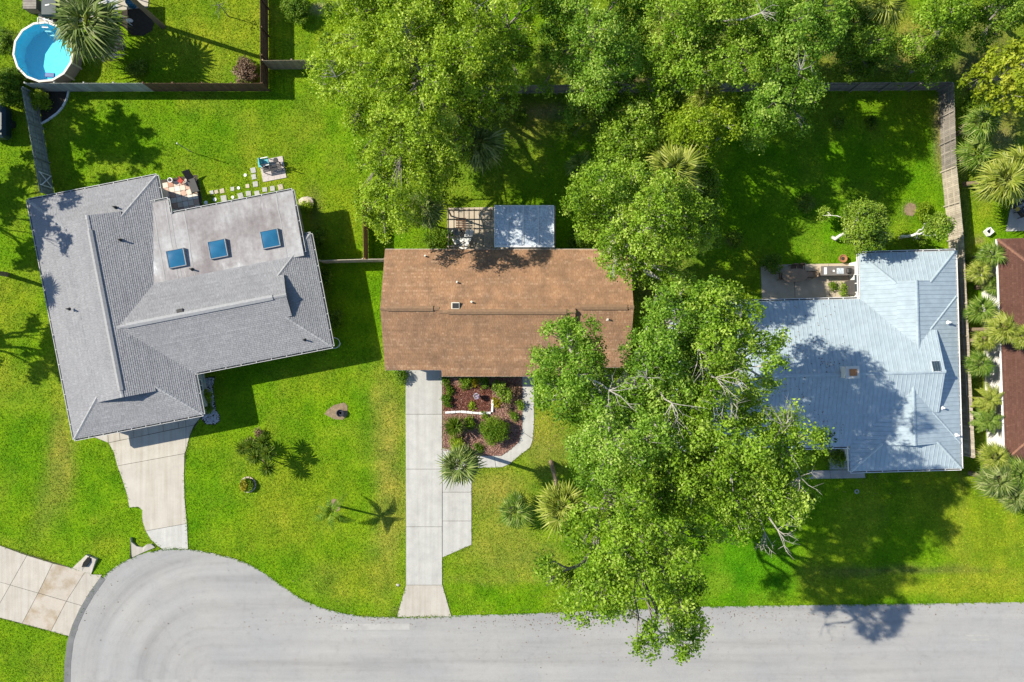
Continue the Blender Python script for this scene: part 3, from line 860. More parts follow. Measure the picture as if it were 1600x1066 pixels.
def lay_shingles(pts, mb, exp=.145, w=.22, lift=.03):
    o, e1, e2, n, poly = face_frame(pts)
    x0 = min(p[0] for p in poly); x1 = max(p[0] for p in poly); y1 = max(p[1] for p in poly)
    row = 0
    y = -.02
    while y < y1:
        rt = random.uniform(0, .35)
        x = x0 - random.uniform(0, w)
        while x < x1:
            ww = w * random.choice((.6, .8, 1.0, 1.0, 1.25))
            c = clip_convex([(x, y), (x + ww - .012, y), (x + ww - .012, y + exp + .02), (x, y + exp + .02)], poly)
            if len(c) >= 3:
                th = lift * random.choice((.9, 1.0, 1.15))
                vs_ = [o + e1 * a + e2 * b + n * (.006 + th * (1 - .75 * (b - y) / (exp + .02))) for a, b in c]
                r = min(1, rt + random.random() * .65)
                mb.add(vs_, [tuple(range(len(c)))], r)
                lo = [k for k, (a, b) in enumerate(c) if b < y + 1e-4]
                if len(lo) == 2:
                    p, q = vs_[lo[0]], vs_[lo[1]]
                    mb.add([p, q, q - n * th, p - n * th], [(0, 1, 2, 3)], 0)
            x += ww
        y += exp; row += 1

def lay_ribs(pts, mb, sp=.33, w=.035, h=.03):
    o, e1, e2, n, poly = face_frame(pts)
    x0 = min(p[0] for p in poly); x1 = max(p[0] for p in poly); y1 = max(p[1] for p in poly)
    x = x0 + sp * .5
    while x < x1:
        c = clip_convex([(x - w / 2, -1), (x + w / 2, -1), (x + w / 2, y1 + 1), (x - w / 2, y1 + 1)], poly)
        if len(c) >= 3:
            a = min(p[1] for p in c); b = max(p[1] for p in c)
            if b - a > .15:
                A = o + e1 * x + e2 * a; B = o + e1 * x + e2 * (b - .02)
                s1 = e1 * (w / 2); s2 = e1 * (w / 4); u = n * h
                vs_ = [A - s1, A + s1, A + s2 + u, A - s2 + u, B - s1, B + s1, B + s2 + u, B - s2 + u]
                mb.add(vs_, [(0, 1, 2, 3), (1, 5, 6, 2), (3, 2, 6, 7), (4, 0, 3, 7), (7, 6, 5, 4)])
        x += sp

def caps(a, b, mb, w=.26, seg=.3, h=.03, drop=.02):
    """overlapping cap shingles along a ridge or hip"""
    a, b = Vector(a), Vector(b)
    L = (b - a).length
    k = max(1, int(L / seg))
    d = (b - a) / k
    side = Vector((-d.y, d.x, 0)).normalized() * (w / 2)
    for i in range(k):
        p = a + d * i; q = a + d * (i + 1.1)
        up1 = Vector((0, 0, h + .03)); up2 = Vector((0, 0, h + .012))
        dn = Vector((0, 0, -drop))
        mb.add([p - side + dn + up1, p + up1 + Vector((0, 0, .02)), p + side + dn + up1, q - side + dn + up2, q + up2 + Vector((0, 0, .02)), q + side + dn + up2,
                p - side + dn, p + side + dn], [(0, 1, 4, 3), (1, 2, 5, 4), (6, 7, 2, 1, 0)])

def gutter(a, b, outv, name, parent, mat, lip=True):
    """open gutter along an eave with hangers across it"""
    a, b = Vector(a), Vector(b)
    mb = MB()
    o1 = outv * .03; o2 = outv * .15
    mb.bar(a + o1 - Vector((0, 0, .06)), b + o1 - Vector((0, 0, .06)), .02, .12)
    mb.bar(a + o2 - Vector((0, 0, .06)), b + o2 - Vector((0, 0, .06)), .035, .13)
    mb.bar(a + outv * .09 - Vector((0, 0, .125)), b + outv * .09 - Vector((0, 0, .125)), .1, .015)
    g = mb.build(name, mat, parent)
    L = (b - a).length
    k = max(2, int(L / 1.1))
    hm = MB()
    for i in range(k + 1):
        p = a.lerp(b, i / k)
        hm.bar(p + outv * .02 + Vector((0, 0, .012)), p + outv * .165 + Vector((0, 0, .012)), .05, .02)
    hm.build('gutter_hangers', mat, g, kind='stuff')
    mb = MB().bar(a + outv * .09 - Vector((0, 0, .113)), b + outv * .09 - Vector((0, 0, .113)), .09, .006)
    mb.build('gutter_channel', M['dark'], g)
    return g

def wing(house, fr, u0, u1, v0, v1, ze, pitch, axis, ends, bs, cover, deckmat, covmat, capmat, oh=.25, gablemat=None, dz=0.0, vent=None, kinds='shingles'):
    """one roof wing. ends: for the low and high end along the ridge: 'dutch', 'hip', 'gable' or 'buried'. bs = half width of the gablets"""
    ze += dz
    if axis == 'v':
        T = lambda r, c, z: fr.w(c, r, z)
        r0, r1, c0, c1 = v0, v1, u0, u1
    else:
        T = lambda r, c, z: fr.w(r, c, z)
        r0, r1, c0, c1 = u0, u1, v0, v1
    hw = (c1 - c0) / 2; cm = (c0 + c1) / 2; zr = ze + pitch * hw
    def e(k):
        t = ends[k]
        if t in ('gable', 'buried'): return hw, 0.0
        if t == 'hip': return 0.0, hw
        return bs[k], hw - bs[k]
    b0, run0 = e(0); b1, run1 = e(1)
    faces = []
    bmin = max(b0 if ends[0] == 'dutch' else 0, b1 if ends[1] == 'dutch' else 0)
    for sgn in (-1, 1):
        # long slope: horizontal bands so that every band is convex
        lv = sorted({hw, *(b for b in (b0, b1) if 0 < b < hw), 0.0}, reverse=True)
        for i in range(len(lv) - 1):
            ca_, cb_ = lv[i], lv[i + 1]        # distance from the ridge: lower edge, upper edge
            def end(k, d, other):
                t = ends[k]
                if t in ('gable', 'buried'): return -oh if t == 'gable' else 0.0
                bb, run = (b0, run0) if k == 0 else (b1, run1)
                if max(d, other) <= bb + 1e-6 and t == 'dutch': return run - oh
                return hw - d
            pl = [T(r0 + end(0, ca_, cb_), cm + sgn * ca_, ze + pitch * (hw - ca_)), T(r1 - end(1, ca_, cb_), cm + sgn * ca_, ze + pitch * (hw - ca_)),
                  T(r1 - end(1, cb_, ca_), cm + sgn * cb_, ze + pitch * (hw - cb_)), T(r0 + end(0, cb_, ca_), cm + sgn * cb_, ze + pitch * (hw - cb_))]
            if (pl[2] - pl[3]).length < .01: pl = pl[:3]
            faces.append(pl)
    gab = []
    for k, (t, bb, run) in enumerate(((ends[0], b0, run0), (ends[1], b1, run1))):
        rr = lambda d: r0 + d if k == 0 else r1 - d
        if t in ('dutch', 'hip'):
            pl = [T(rr(0), c0, ze), T(rr(0), c1, ze), T(rr(run), cm + bb, ze + pitch * run), T(rr(run), cm - bb, ze + pitch * run)]
            if bb < .01: pl = pl[:3]
            faces.append(pl)
        if t in ('dutch', 'gable'):
            d = run if t == 'dutch' else .3
            zz = ze + pitch * (hw - bb)
            gab.append([T(rr(d + .01), cm - bb + .02, zz - .1), T(rr(d + .01), cm + bb - .02, zz - .1), T(rr(d + .01), cm, zr - .06)])
    deck = MB()
    for f in faces: deck.slab3(f, .14)
    deck.prism([tuple(T(r0 + (.05 if ends[0] != 'buried' else 0), c0 + .05, 0).xy), tuple(T(r1 - .05, c0 + .05, 0).xy), tuple(T(r1 - .05, c1 - .05, 0).xy), tuple(T(r0 + .05, c1 - .05, 0).xy)], ze - .2, ze - .145)
    roof = deck.build('roof', deckmat, house)
    cov = MB()
    for f in faces: cover(f, cov)
    cov.build(kinds, covmat, roof, kind='stuff')
    for g in gab:
        d = (g[1] - g[0]).normalized(); nv = Vector((-d.y, d.x, 0)) * .06
        MB().add(g + [p + nv for p in g], [(0, 1, 2), (5, 4, 3), (0, 3, 4, 1), (1, 4, 5, 2), (2, 5, 3, 0)]).build('gable_wall', gablemat or M['white'], roof)
    cp = MB()
    ra = r0 + (run0 - oh if ends[0] == 'dutch' else run0 if ends[0] == 'hip' else (-oh if ends[0] == 'gable' else 0))
    rb = r1 - (run1 - oh if ends[1] == 'dutch' else run1 if ends[1] == 'hip' else (-oh if ends[1] == 'gable' else 0))
    caps(T(ra, cm, zr), T(rb, cm, zr), cp)
    cp.build('ridge_cap', capmat, roof, kind='stuff')
    for k, (t, bb, run) in enumerate(((ends[0], b0, run0), (ends[1], b1, run1))):
        if t in ('dutch', 'hip'):
            rr = lambda d: r0 + d if k == 0 else r1 - d
            for sgn in (-1, 1):
                cp = MB(); caps(T(rr(0), cm + sgn * hw, ze), T(rr(run), cm + sgn * bb, ze + pitch * run), cp, .24, drop=.045); cp.build('hip_cap', capmat, roof, kind='stuff')
    if vent:
        for va, vb in vent:
            mb = MB()
            A, B = T(va, cm, zr + .05), T(vb, cm, zr + .05)
            d = (B - A).normalized(); s_ = Vector((-d.y, d.x, 0)) * .2
            mb.add([A - s_ - Vector((0, 0, .06)), A, A + s_ - Vector((0, 0, .06)), B - s_ - Vector((0, 0, .06)), B, B + s_ - Vector((0, 0, .06))] + [], [(0, 1, 4, 3), (1, 2, 5, 4), (0, 2, 1), (3, 4, 5)])
            for q in list(mb.v): pass
            up = Vector((0, 0, .075))
            vv = MB()
            vv.add([A - s_ * 1.0, A + up, A + s_, B - s_, B + up, B + s_, A - s_ - up, A + s_ - up, B - s_ - up, B + s_ - up], [(0, 1, 4, 3), (1, 2, 5, 4), (6, 0, 3, 8), (2, 7, 9, 5), (6, 7, 2, 1, 0), (3, 4, 5, 9, 8)])
            vv.build('ridge_vent', capmat, roof)
    return roof, T, zr

def house_wall(house, polys, h, mat):
    mb = MB()
    for p in polys: mb.prism(p, 0, h)
    return mb.build('wall', mat, house)

def house_window(house, fr, u, v, ang, w, h, z):
    """window set on a wall; ang = direction it faces in the frame (0=+u,90=+v)"""
    p = fr.w(u, v, z)
    a = fr.a + R(ang)
    f = MB()
    n = Vector((math.cos(a), math.sin(a), 0)); t = Vector((-n.y, n.x, 0))
    f.bar(p - t * w / 2 + n * .03, p + t * w / 2 + n * .03, .08, .07)
    f.bar(p - t * w / 2 + n * .03 + Vector((0, 0, h)), p + t * w / 2 + n * .03 + Vector((0, 0, h)), .08, .07)
    for k in (-1, 0, 1):
        q = p + t * (k * w / 2) + n * .03
        f.box((q.x, q.y, z + h / 2), (.07, .07, h - .071), a)
    o = f.build('window', M['white'], house)
    q = p + n * .012
    MB().box((q.x, q.y, z + h / 2), (.02, w - .04, h - .06), a).build('pane', M['glass'], o)

def vent_pipe(house, px, py, z, r=.06, h=.35, mat=None, name='vent_pipe'):
    p = P(px, py, z)
    MB().lathe((p.x, p.y, p.z - .3), [(r * 2.2, .26), (r * 2.0, .3), (r, .33), (r, .3 + h), (r * .6, .3 + h)], 10).build(name, mat or M['dark'], house)

mg, nt, b = nodes('window_glass'); b.inputs['Base Color'].default_value = (.03, .05, .06, 1); b.inputs['Roughness'].default_value = .08; b.inputs['Specular IOR Level'].default_value = .8
M['glass'] = mg
M['skylight'] = simple('skylight_blue', (.012, .085, .17), (.018, .12, .22), 1.1, .12, spec=.7)
def membrane():
    m, nt, b = nodes('flat_roof_membrane')
    n1 = noise(nt, .30, 6, .6)
    r1 = ramp(nt, [(.34, (.185, .165, .165)), (.50, (.265, .252, .250)), (.62, (.325, .322, .322))]); nt.links.new(n1.outputs['Fac'], r1.inputs[0])
    n2 = noise(nt, 1.0, 6, .68, map_scale=(1.15, .26, 1), rot=(0, 0, R(0)))
    r2 = ramp(nt, [(.30, (.80, .78, .78)), (.5, (1, 1, 1)), (.62, (1.18, 1.2, 1.2)), (.70, (1.75, 1.8, 1.8))]); nt.links.new(n2.outputs['Fac'], r2.inputs[0])
    c = mix(nt, 1.0, r1.outputs[0], r2.outputs[0], 'MULTIPLY')
    n3 = noise(nt, 3.2, 6, .65)
    r3 = ramp(nt, [(.3, (.84, .83, .83)), (.6, (1.06, 1.06, 1.06))]); nt.links.new(n3.outputs['Fac'], r3.inputs[0])
    c = mix(nt, 1.0, c, r3.outputs[0], 'MULTIPLY')
    nt.links.new(c, b.inputs['Base Color'])
    b.inputs['Roughness'].default_value = .75
    b.inputs['Specular IOR Level'].default_value = .25
    return m
M['flat_roof'] = membrane()
M['seam'] = simple('roof_seam_coat', (.31, .305, .30), (.24, .23, .23), .8, .7)

shg = lambda f, mb: lay_shingles(f, mb)
# --- the grey house
g_o = P2(116.5, 686, 2.7)
FG = Frame(g_o, 11.0)
gh = thing('grey_house', 'L shaped house with grey shingle hip roof and three blue skylights', 'house', tuple(FG.w(8, 8, 0)), R(11))
house_wall(gh, [[tuple(FG.w(u, v, 0).xy) for u, v in ((.5, .5), (9.45, .5), (9.45, 3.7), (20.1, 3.7), (20.1, 11.35), (19.5, 11.35), (19.5, 14.9), (10.2, 14.9), (10.2, 16.1), (9.45, 16.1), (9.45, 18), (.5, 18))]], 2.55, M['stucco_grey'])
r1, T1, zr1 = wing(gh, FG, 0, 9.95, 0, 18.5, 2.7, .28, 'v', ('dutch', 'dutch'), (2.2, 2.2), shg, M['deck_grey'], M['sh_grey'], M['cap_grey'], gablemat=M['stucco_grey'], vent=[(2.9, 15.0)], oh=.4)
r2, T2, zr2 = wing(gh, FG, 4.85, 20.62, 3.2, 11.9, 2.7, .28, 'u', ('buried', 'dutch'), (0, 1.57), shg, M['deck_grey'], M['sh_grey'], M['cap_grey'], gablemat=M['stucco_grey'], dz=.004, vent=[(6.2, 17.3)], oh=.45)
wv = lambda x, y: Vector((x * FG.c - y * FG.s, x * FG.s + y * FG.c, 0))
for a, b_, ov in (((0, 0), (0, 18.5), (-1, 0)), ((0, 18.5), (9.95, 18.5), (0, 1)), ((9.95, 16.6), (9.95, 18.5), (1, 0)), ((0, 0), (9.95, 0), (0, -1)), ((9.95, 0), (9.95, 3.2), (1, 0)), ((10.0, 3.2), (20.62, 3.2), (0, -1)), ((20.62, 3.2), (20.62, 11.9), (1, 0)), ((20.05, 11.9), (20.62, 11.9), (0, 1))):
    gutter(FG.w(a[0], a[1], 2.69), FG.w(b_[0], b_[1], 2.69), wv(*ov), 'gutter', gh, M['gutter'])
# low flat roof with sheets
flat = MB().prism([tuple(FG.w(u, v, 0).xy) for u, v in ((8.3, 10.4), (19.95, 10.4), (19.95, 15.36), (10.55, 15.36), (10.55, 16.5), (8.3, 16.5))], 2.62, 2.86).build('flat_roof', M['white'], gh)
zf = lambda v: 3.16 - (v - 10.4) * .045
u = 8.3
while u < 19.9:
    w_ = random.uniform(.85, 1.15); ue = min(19.95, u + w_)
    vt = 16.5 if ue <= 10.56 else 15.36
    if u < 10.55 < ue: ue = 10.55; vt = 16.5
    lo = [FG.w(u + .001, 10.3, zf(10.3)), FG.w(ue - .001, 10.3, zf(10.3)), FG.w(ue - .001, vt, zf(vt)), FG.w(u + .001, vt, zf(vt))]
    MB().slab3(lo, .28).build('roofing_sheet', M['flat_roof'], flat)
    if ue < 19.9 and random.random() < .55:
        vv = [FG.w(ue + random.uniform(-.03, .03), v, zf(v) + .008) for v in np.linspace(10.4, vt - .05, 6)]
        sm = MB()
        for i in range(5): sm.bar(vv[i], vv[i + 1], random.uniform(.05, .12), .006)
        sm.build('seam', M['seam'], flat)
    u = ue
for a, b_, ov in (((10.6, 15.36), (19.95, 15.36), (0, 1)), ((19.95, 10.6), (19.95, 15.36), (1, 0)), ((8.6, 16.5), (10.55, 16.5), (0, 1)), ((10.55, 15.4), (10.55, 16.5), (1, 0))):
    gutter(FG.w(a[0], a[1], 2.93 if ov[1] else 3.0), FG.w(b_[0], b_[1], 2.93 if ov[1] else 2.95), wv(*ov), 'gutter', gh, M['gutter'])
for px, py in ((275, 403.5), (340, 389), (422, 373)):
    p = P(px, py, 3.3)
    fm = MB()
    for du, dv, su, sv in ((0, .655, 1.36, .05), (0, -.655, 1.36, .05), (.655, 0, .05, 1.258), (-.655, 0, .05, 1.258)):
        q = p + wv(du, dv)
        fm.box((q.x, q.y, 3.19), (su, sv, .26), FG.a)
    sk = fm.build('skylight', M['cap_grey'], gh)
    q = MB(); n_ = 10
    # shallow acrylic dome
    grid = [[(p + wv((i / 8 - .5) * 1.24, (j / 8 - .5) * 1.24)) + Vector((0, 0, 3.29 - p.z + .06 * (1 - (2 * i / 8 - 1) ** 2) * (1 - (2 * j / 8 - 1) ** 2))) for j in range(9)] for i in range(9)]
    q.add([x for g in grid for x in g], [(i * 9 + j, (i + 1) * 9 + j, (i + 1) * 9 + j + 1, i * 9 + j + 1) for i in range(8) for j in range(8)])
    q.build('dome', M['skylight'], sk, smooth=True)
for px, py, z in ((180, 324, 3.4), (188, 375, 3.7), (108, 483, 3.6), (300, 421, 3.2), (476, 531, 3.0)):
    vent_pipe(gh, px, py, z)
p = P(281, 486, 3.9); MB().box((p.x, p.y, 3.85), (.5, .3, .2), FG.a).build('roof_vent', M['dark'], gh, bevel=.03)
for u, v, a, w_, h_, z_ in ((20.1, 5.5, 0, 1.4, 1.2, .95), (20.1, 9.5, 0, 1.2, 1.2, .95), (19.5, 13.2, 0, 1.6, 1.3, .9), (13, 3.7, -90, 1.8, 1.3, .9), (17, 3.7, -90, 1.6, 1.3, .9), (9.45, 2.2, 0, .9, 1.2, .9), (13, 14.9, 90, 2.2, 1.9, .2)):
    house_window(gh, FG, u, v, a, w_, h_, z_)
MB().box(tuple(FG.w(4.6, .47, 1.1)), (5.0, .06, 2.2), FG.a).build('garage_door', M['white'], gh)

# --- the brown house
FB = Frame((0, 0), 0)
bh = thing('brown_house', 'house with weathered brown shingle gable roof beside white driveway', 'house', (-.3, 2.3, 0))
house_wall(bh, [[(-9.3, -1.75), (-5.7, -1.75), (-5.7, -2.2), (4.3, -2.2), (4.3, -1.6), (8.6, -1.6), (8.6, 6.55), (-9.3, 6.55)]], 2.5, M['stucco_tan'])
oh_b = .0
rb1, _, zb1 = wing(bh, FB, -9.67, -5.37, -2.2, 6.99, 2.6, .41, 'u', ('gable', 'buried'), (0, 0), shg, M['deck_brown'], M['sh_brown'], M['cap_brown'], oh=.02, gablemat=M['stucco_tan'], vent=[(-9.2, -5.8)])
rb2, _, zb2 = wing(bh, FB, -5.37, 4.66, -2.69, 6.99, 2.6, .41, 'u', ('gable', 'gable'), (0, 0), shg, M['deck_brown'], M['sh_brown'], M['cap_brown'], oh=.0, gablemat=M['stucco_tan'], vent=[(-4.7, 4.0)])
rb3, _, zb3 = wing(bh, FB, 4.66, 8.94, -2.0, 6.99, 2.6, .41, 'u', ('buried', 'gable'), (0, 0), shg, M['deck_brown'], M['sh_brown'], M['cap_brown'], oh=.02, gablemat=M['stucco_tan'], vent=[(5.1, 8.5)])
def brown_z(px, py, south=None):
    z = 3.0
    for _ in range(12):
        y = P(px, py, z).y
        z = 2.6 + .41 * ((6.99 - y) if south is None else (y - south))
    return z
for px, py, z in ((664.5, 400.5, brown_z(664.5, 400.5)), (714, 441.5, brown_z(714, 441.5)), (737, 472.5, brown_z(737, 472.5)), (949, 499, brown_z(949, 499, -2.0))):
    vent_pipe(bh, px, py, z, .06, .3, M['offwhite'])
hz_ = brown_z(712, 478)
p = P(712, 478, hz_)
rv = MB().box((p.x, p.y, hz_ + .06), (.6, .5, .26)).build('roof_hatch', M['offwhite'], bh, bevel=.02)
MB().box((p.x, p.y, hz_ + .2), (.46, .38, .03)).build('grille', M['dark'], rv)
for v0_, x0_, x1_ in ((-2.2, -9.67, -5.40), (-2.69, -5.37, 4.66), (-2.0, 4.70, 8.94)):
    MB().bar((x0_, v0_ - .02, 2.50), (x1_, v0_ - .02, 2.50), .03, .16).build('fascia', M['offwhite'], bh)
MB().bar((-9.67, 7.02, 2.49), (8.94, 7.02, 2.49), .03, .16).build('fascia', M['offwhite'], bh)
MB().box((-7.6, -1.78, 1.05), (2.6, .05, 2.1)).build('garage_door', M['white'], bh)
MB().box((1.2, -2.23, 1.05), (1.0, .06, 2.1)).build('door', M['wood_brown'], bh)
for u, v, a, w_, h_, z_ in ((-3.4, -2.2, -90, 1.6, 1.3, .9), (-.7, -2.2, -90, 1.4, 1.3, .9), (-6, 6.55, 90, 1.4, 1.2, 1), (5.6, 6.55, 90, 1.4, 1.2, 1), (8.6, 3, 0, 1.2, 1.2, 1), (-9.3, 3, 180, 1.2, 1.2, 1)):
    house_window(bh, FB, u, v, a, w_, h_, z_)

# --- the metal roofed house
FM = Frame(P2(1501.5, 731.5, 2.7), 1.6)
mh = thing('metal_roof_house', 'house with pale blue ribbed metal roof partly under the oaks', 'house', tuple(FM.w(-8, 7, 0)), R(1.6))
house_wall(mh, [[tuple(FM.w(u, v, 0).xy) for u, v in ((-.5, .5), (-.5, 16.1), (-6.8, 16.1), (-6.8, 12.6), (-21.4, 12.6), (-21.4, 2.4), (-7.9, 2.4), (-7.9, .5))]], 2.55, M['stucco_white'])
rbs = lambda f, mb: lay_ribs(f, mb)
wing(mh, FM, -22.0, 0, 1.9, 13.1, 2.7, .29, 'u', ('hip', 'dutch'), (0, 3.1), rbs, M['metal_roof'], M['metal_rib'], M['metal_roof'], gablemat=M['stucco_white'], kinds='roof_ribs', oh=.5)
wing(mh, FM, -7.3, 0, 6.5, 16.55, 2.7, .29, 'v', ('buried', 'dutch'), (0, 1.3), rbs, M['metal_roof'], M['metal_rib'], M['metal_roof'], gablemat=M['stucco_white'], kinds='roof_ribs', dz=.012, oh=.12)
wing(mh, FM, -8.4, 0, 0, 8.5, 2.7, .29, 'v', ('dutch', 'buried'), (2.03, 0), rbs, M['metal_roof'], M['metal_rib'], M['metal_roof'], gablemat=M['stucco_white'], kinds='roof_ribs', dz=.024, oh=.15)
wm = lambda x, y: Vector((x * FM.c - y * FM.s, x * FM.s + y * FM.c, 0))
for a, b_, ov in (((-8.4, 0), (0, 0), (0, -1)), ((-8.4, 0), (-8.4, 1.7), (-1, 0)), ((-22, 1.9), (-8.6, 1.9), (0, -1)), ((-22, 13.1), (-7.5, 13.1), (0, 1)), ((-7.3, 13.3), (-7.3, 16.55), (-1, 0)), ((-7.3, 16.55), (0, 16.55), (0, 1)), ((0, 0), (0, 16.55), (1, 0))):
    gutter(FM.w(a[0], a[1], 2.70), FM.w(b_[0], b_[1], 2.70), wm(*ov), 'gutter', mh, M['white'])
p = P(1331, 582, 5.0)
ch = MB().box((p.x, p.y, 4.45), (.95, .8, 1.1), FM.a).build('chimney', M['stucco_white'], mh)
MB().box((p.x, p.y, 5.05), (1.02, .9, .09), FM.a).build('chimney_cap', M['offwhite'], ch)
MB().box((p.x + .05, p.y, 5.11), (.55, .5, .03), FM.a).build('flue_cover', simple('rust', (.45, .20, .08), (.35, .14, .05), 6, .8), ch)
p = P(1463.5, 572, 4.4)
o_, e1_, e2_, n_, _pl = face_frame([FM.w(-8, 13.1, 2.7), FM.w(0, 13.1, 2.7), FM.w(-3, 7.5, 4.324)])
q0 = p - n_ * ((p - o_).dot(n_) - .09)
tl = Matrix((e1_, e2_, n_)).transposed()
sp_ = MB()
def slope_box(mb, c, e1, e2, n, sx, sy, sz):
    vs_ = [c + e1 * (i * sx / 2) + e2 * (j * sy / 2) + n * (k * sz / 2) for k in (-1, 1) for i, j in ((-1, -1), (1, -1), (1, 1), (-1, 1))]
    mb.add(vs_, [(3, 2, 1, 0), (4, 5, 6, 7), (0, 1, 5, 4), (1, 2, 6, 5), (2, 3, 7, 6), (3, 0, 4, 7)])
slope_box(sp_, q0, e1_, e2_, n_, .62, .85, .08)
so = sp_.build('roof_window', M['metal_old'], mh)
for k in (-1, 0, 1):
    sp_ = MB(); slope_box(sp_, q0 + n_ * .05 + e1_ * (k * .19), e1_, e2_, n_, .16, .76, .03); sp_.build('pane', M['glass'], so)
for px, py, z in ((1472.5, 637.5, 3.3), (1482, 504, 3.2), (1495, 680, 2.9)):
    vent_pipe(mh, px, py, z, .07, .25, M['white'])
for u, v, a, w_, h_, z_ in ((-6.8, 14.4, 180, 1.4, 1.2, .9), (-10, 12.6, 90, 2.0, 2.0, .1), (-14, 12.6, 90, 1.6, 1.2, .9), (-11, 2.4, -90, 1.6, 1.3, .9), (-16, 2.4, -90, 1.8, 1.3, .9), (-4, .5, -90, 1.8, 1.3, .9)):
    house_window(mh, FM, u, v, a, w_, h_, z_)

# --- the red-brown house at the edge
FR = Frame(P2(1571, 720, 2.7), 2.1)
rh = thing('red_brown_house', 'red brown shingle roofed house at the right edge', 'house', tuple(FR.w(6, 8, 0)), R(2.1))
house_wall(rh, [[tuple(FR.w(u, v, 0).xy) for u, v in ((.5, .5), (14, .5), (14, 16.4), (.5, 16.4))]], 2.55, M['stucco_white'])
wing(rh, FR, 0, 14.5, 0, 16.9, 2.7, .25, 'v', ('hip', 'hip'), (0, 0), shg, M['deck_brown'], M['sh_red'], M['cap_red'])
MB().bar(FR.w(-.03, 0, 2.62), FR.w(-.03, 16.9, 2.62), .05, .15).build('fascia', M['white'], rh)

# --- neighbour's house just beyond the top edge
FT = Frame(P2(60, -52, 2.7), 0)
th = thing('neighbour_house', 'tan house beyond the top edge north of the pool', 'house', tuple(FT.w(5, 4, 0)))
house_wall(th, [[tuple(FT.w(u, v, 0).xy) for u, v in ((.5, .5), (10.4, .5), (10.4, 8), (.5, 8))]], 2.55, M['stucco_tan'])
wing(th, FT, 0, 10.9, 0, 8.5, 2.7, .25, 'u', ('hip', 'hip'), (0, 0), shg, M['deck_grey'], M['sh_grey'], M['cap_grey'])

for poly in ([FG.w(u, v, 0).xy for u, v in ((0.3, .3), (9.7, .3), (9.7, 3.5), (20.3, 3.5), (20.3, 11.6), (19.7, 15.1), (10.3, 15.1), (9.7, 18.2), (.3, 18.2))], [(-9.4, -1.9), (8.7, -1.9), (8.7, 6.7), (-9.4, 6.7)],
             [FM.w(u, v, 0).xy for u, v in ((-.3, .3), (-.3, 16.3), (-7, 16.3), (-7, 12.8), (-21.6, 12.8), (-21.6, 2.2), (-8.1, 2.2), (-8.1, .3))], [FR.w(u, v, 0).xy for u, v in ((.3, .3), (14, .3), (14, 16.5), (.3, 16.5))]):
    EXCL.append([tuple(p) for p in poly])
# ------------------------------------------------------------------ fences
def fence(label, pts, mat, side=1, h=1.8, bay=2.4, rails=(.35, 1.0, 1.55), board=.14, mats=None, post_h=.0, group='wooden privacy fences'):
    """pts: photo pixels of the fence's top edge. side: +1 puts posts and rails on the left of the run"""
    w = [P(x, y, h) for x, y in pts]
    root = thing('fence', label, 'fence', (w[0].x, w[0].y, 0), group=group)
    bi = 0
    for i in range(len(w) - 1):
        a, b = Vector((w[i].x, w[i].y, 0)), Vector((w[i + 1].x, w[i + 1].y, 0))
        L = (b - a).length; d = (b - a) / L
        nrm = Vector((-d.y, d.x, 0)) * side
        k = max(1, round(L / bay)); bl = L / k
        ang = math.atan2(d.y, d.x)
        for j in range(k):
            s0 = a + d * (bl * j); s1 = a + d * (bl * (j + 1))
            mt = mats(bi) if mats else mat
            bi += 1
            mb = MB(); n = max(2, int(bl / board)); bw = bl / n
            for q in range(n):
                c = s0 + d * (bw * (q + .5))
                hh = h - random.uniform(0, .03)
                mb.box((c.x, c.y, hh / 2 + .02), (bw - .012, .02, hh - .04), ang)
            mb.build('boards', mt, root, kind='stuff')
            for z in rails:
                MB().bar(s0 + nrm * .04 + Vector((0, 0, z)), s1 + nrm * .04 + Vector((0, 0, z)), .045, .09).build('rail', mt, root)
            p = s0 + nrm * .075
            MB().box((p.x, p.y, (h + post_h - .05) / 2), (.1, .1, h + post_h - .05), ang).build('post', mt, root)
        p = b + nrm * .075
        if i == len(w) - 2:
            MB().box((p.x, p.y, (h - .05) / 2), (.1, .1, h - .05), ang).build('post', mats(bi) if mats else mat, root)
    return root

fence('long fence south of the pool, grey boards then brown boards', [(37, 130), (407, 130)], M['wood_grey'], 1, mats=lambda i: M['wood_light'] if i < 4 else M['wood_brown'])
fence('dark brown fence running north beside the big tree', [(405.5, -90), (407, 129)], M['wood_brown'], 1)
fence('short tan fence panel run ending under the big tree', [(409.5, 94.5), (500, 93.5), (640, 100)], M['wood_tan'], 1)
fence('grey green fence with lattice gate going to the grey house corner', [(33, 136), (62, 300)], M['wood_green'], 1)
fence('thin fence joining the grey house to the brown house', [(497, 407.5), (566, 405.5), (600.5, 405.2)], M['wood_pale'], 1, mats=lambda i: M['wood_pale'] if i < 2 else M['wood_tan'])
fence('orange brown fence beside the back corner of the brown house', [(566.5, 300), (568, 404)], M['wood_orange'], 1)
fence('weathered back fence running behind the trees', [(640, 134), (825, 133), (1060, 131), (1487, 128)], M['wood_grey'], -1, rails=(.5, 1.45))
fence('weathered side fence between metal roofed house and palms', [(1490.5, 129), (1495, 260), (1506, 371), (1514, 525), (1524, 715)], M['wood_pale'], -1, h=1.9, rails=(.55, 1.3), mats=lambda i: M['wood_grey'] if i < 3 else M['wood_pale'])
gt = bpy.data.objects['fence.003']
a_, b_ = P(57, 268, 1.8), P(60, 288, 1.8)
for s0, s1 in (((0, .3), (1, 1.6)), ((0, 1.6), (1, .3)), ((0, .25), (0, 1.7)), ((1, .25), (1, 1.7))):
    A = Vector((*a_.xy.lerp(b_.xy, s0[0]), s0[1])); B = Vector((*a_.xy.lerp(b_.xy, s1[0]), s1[1]))
    MB().tube([A + Vector((.12, 0, 0)), B + Vector((.12, 0, 0))], .045, 4).build('gate_brace', M['white'], gt)

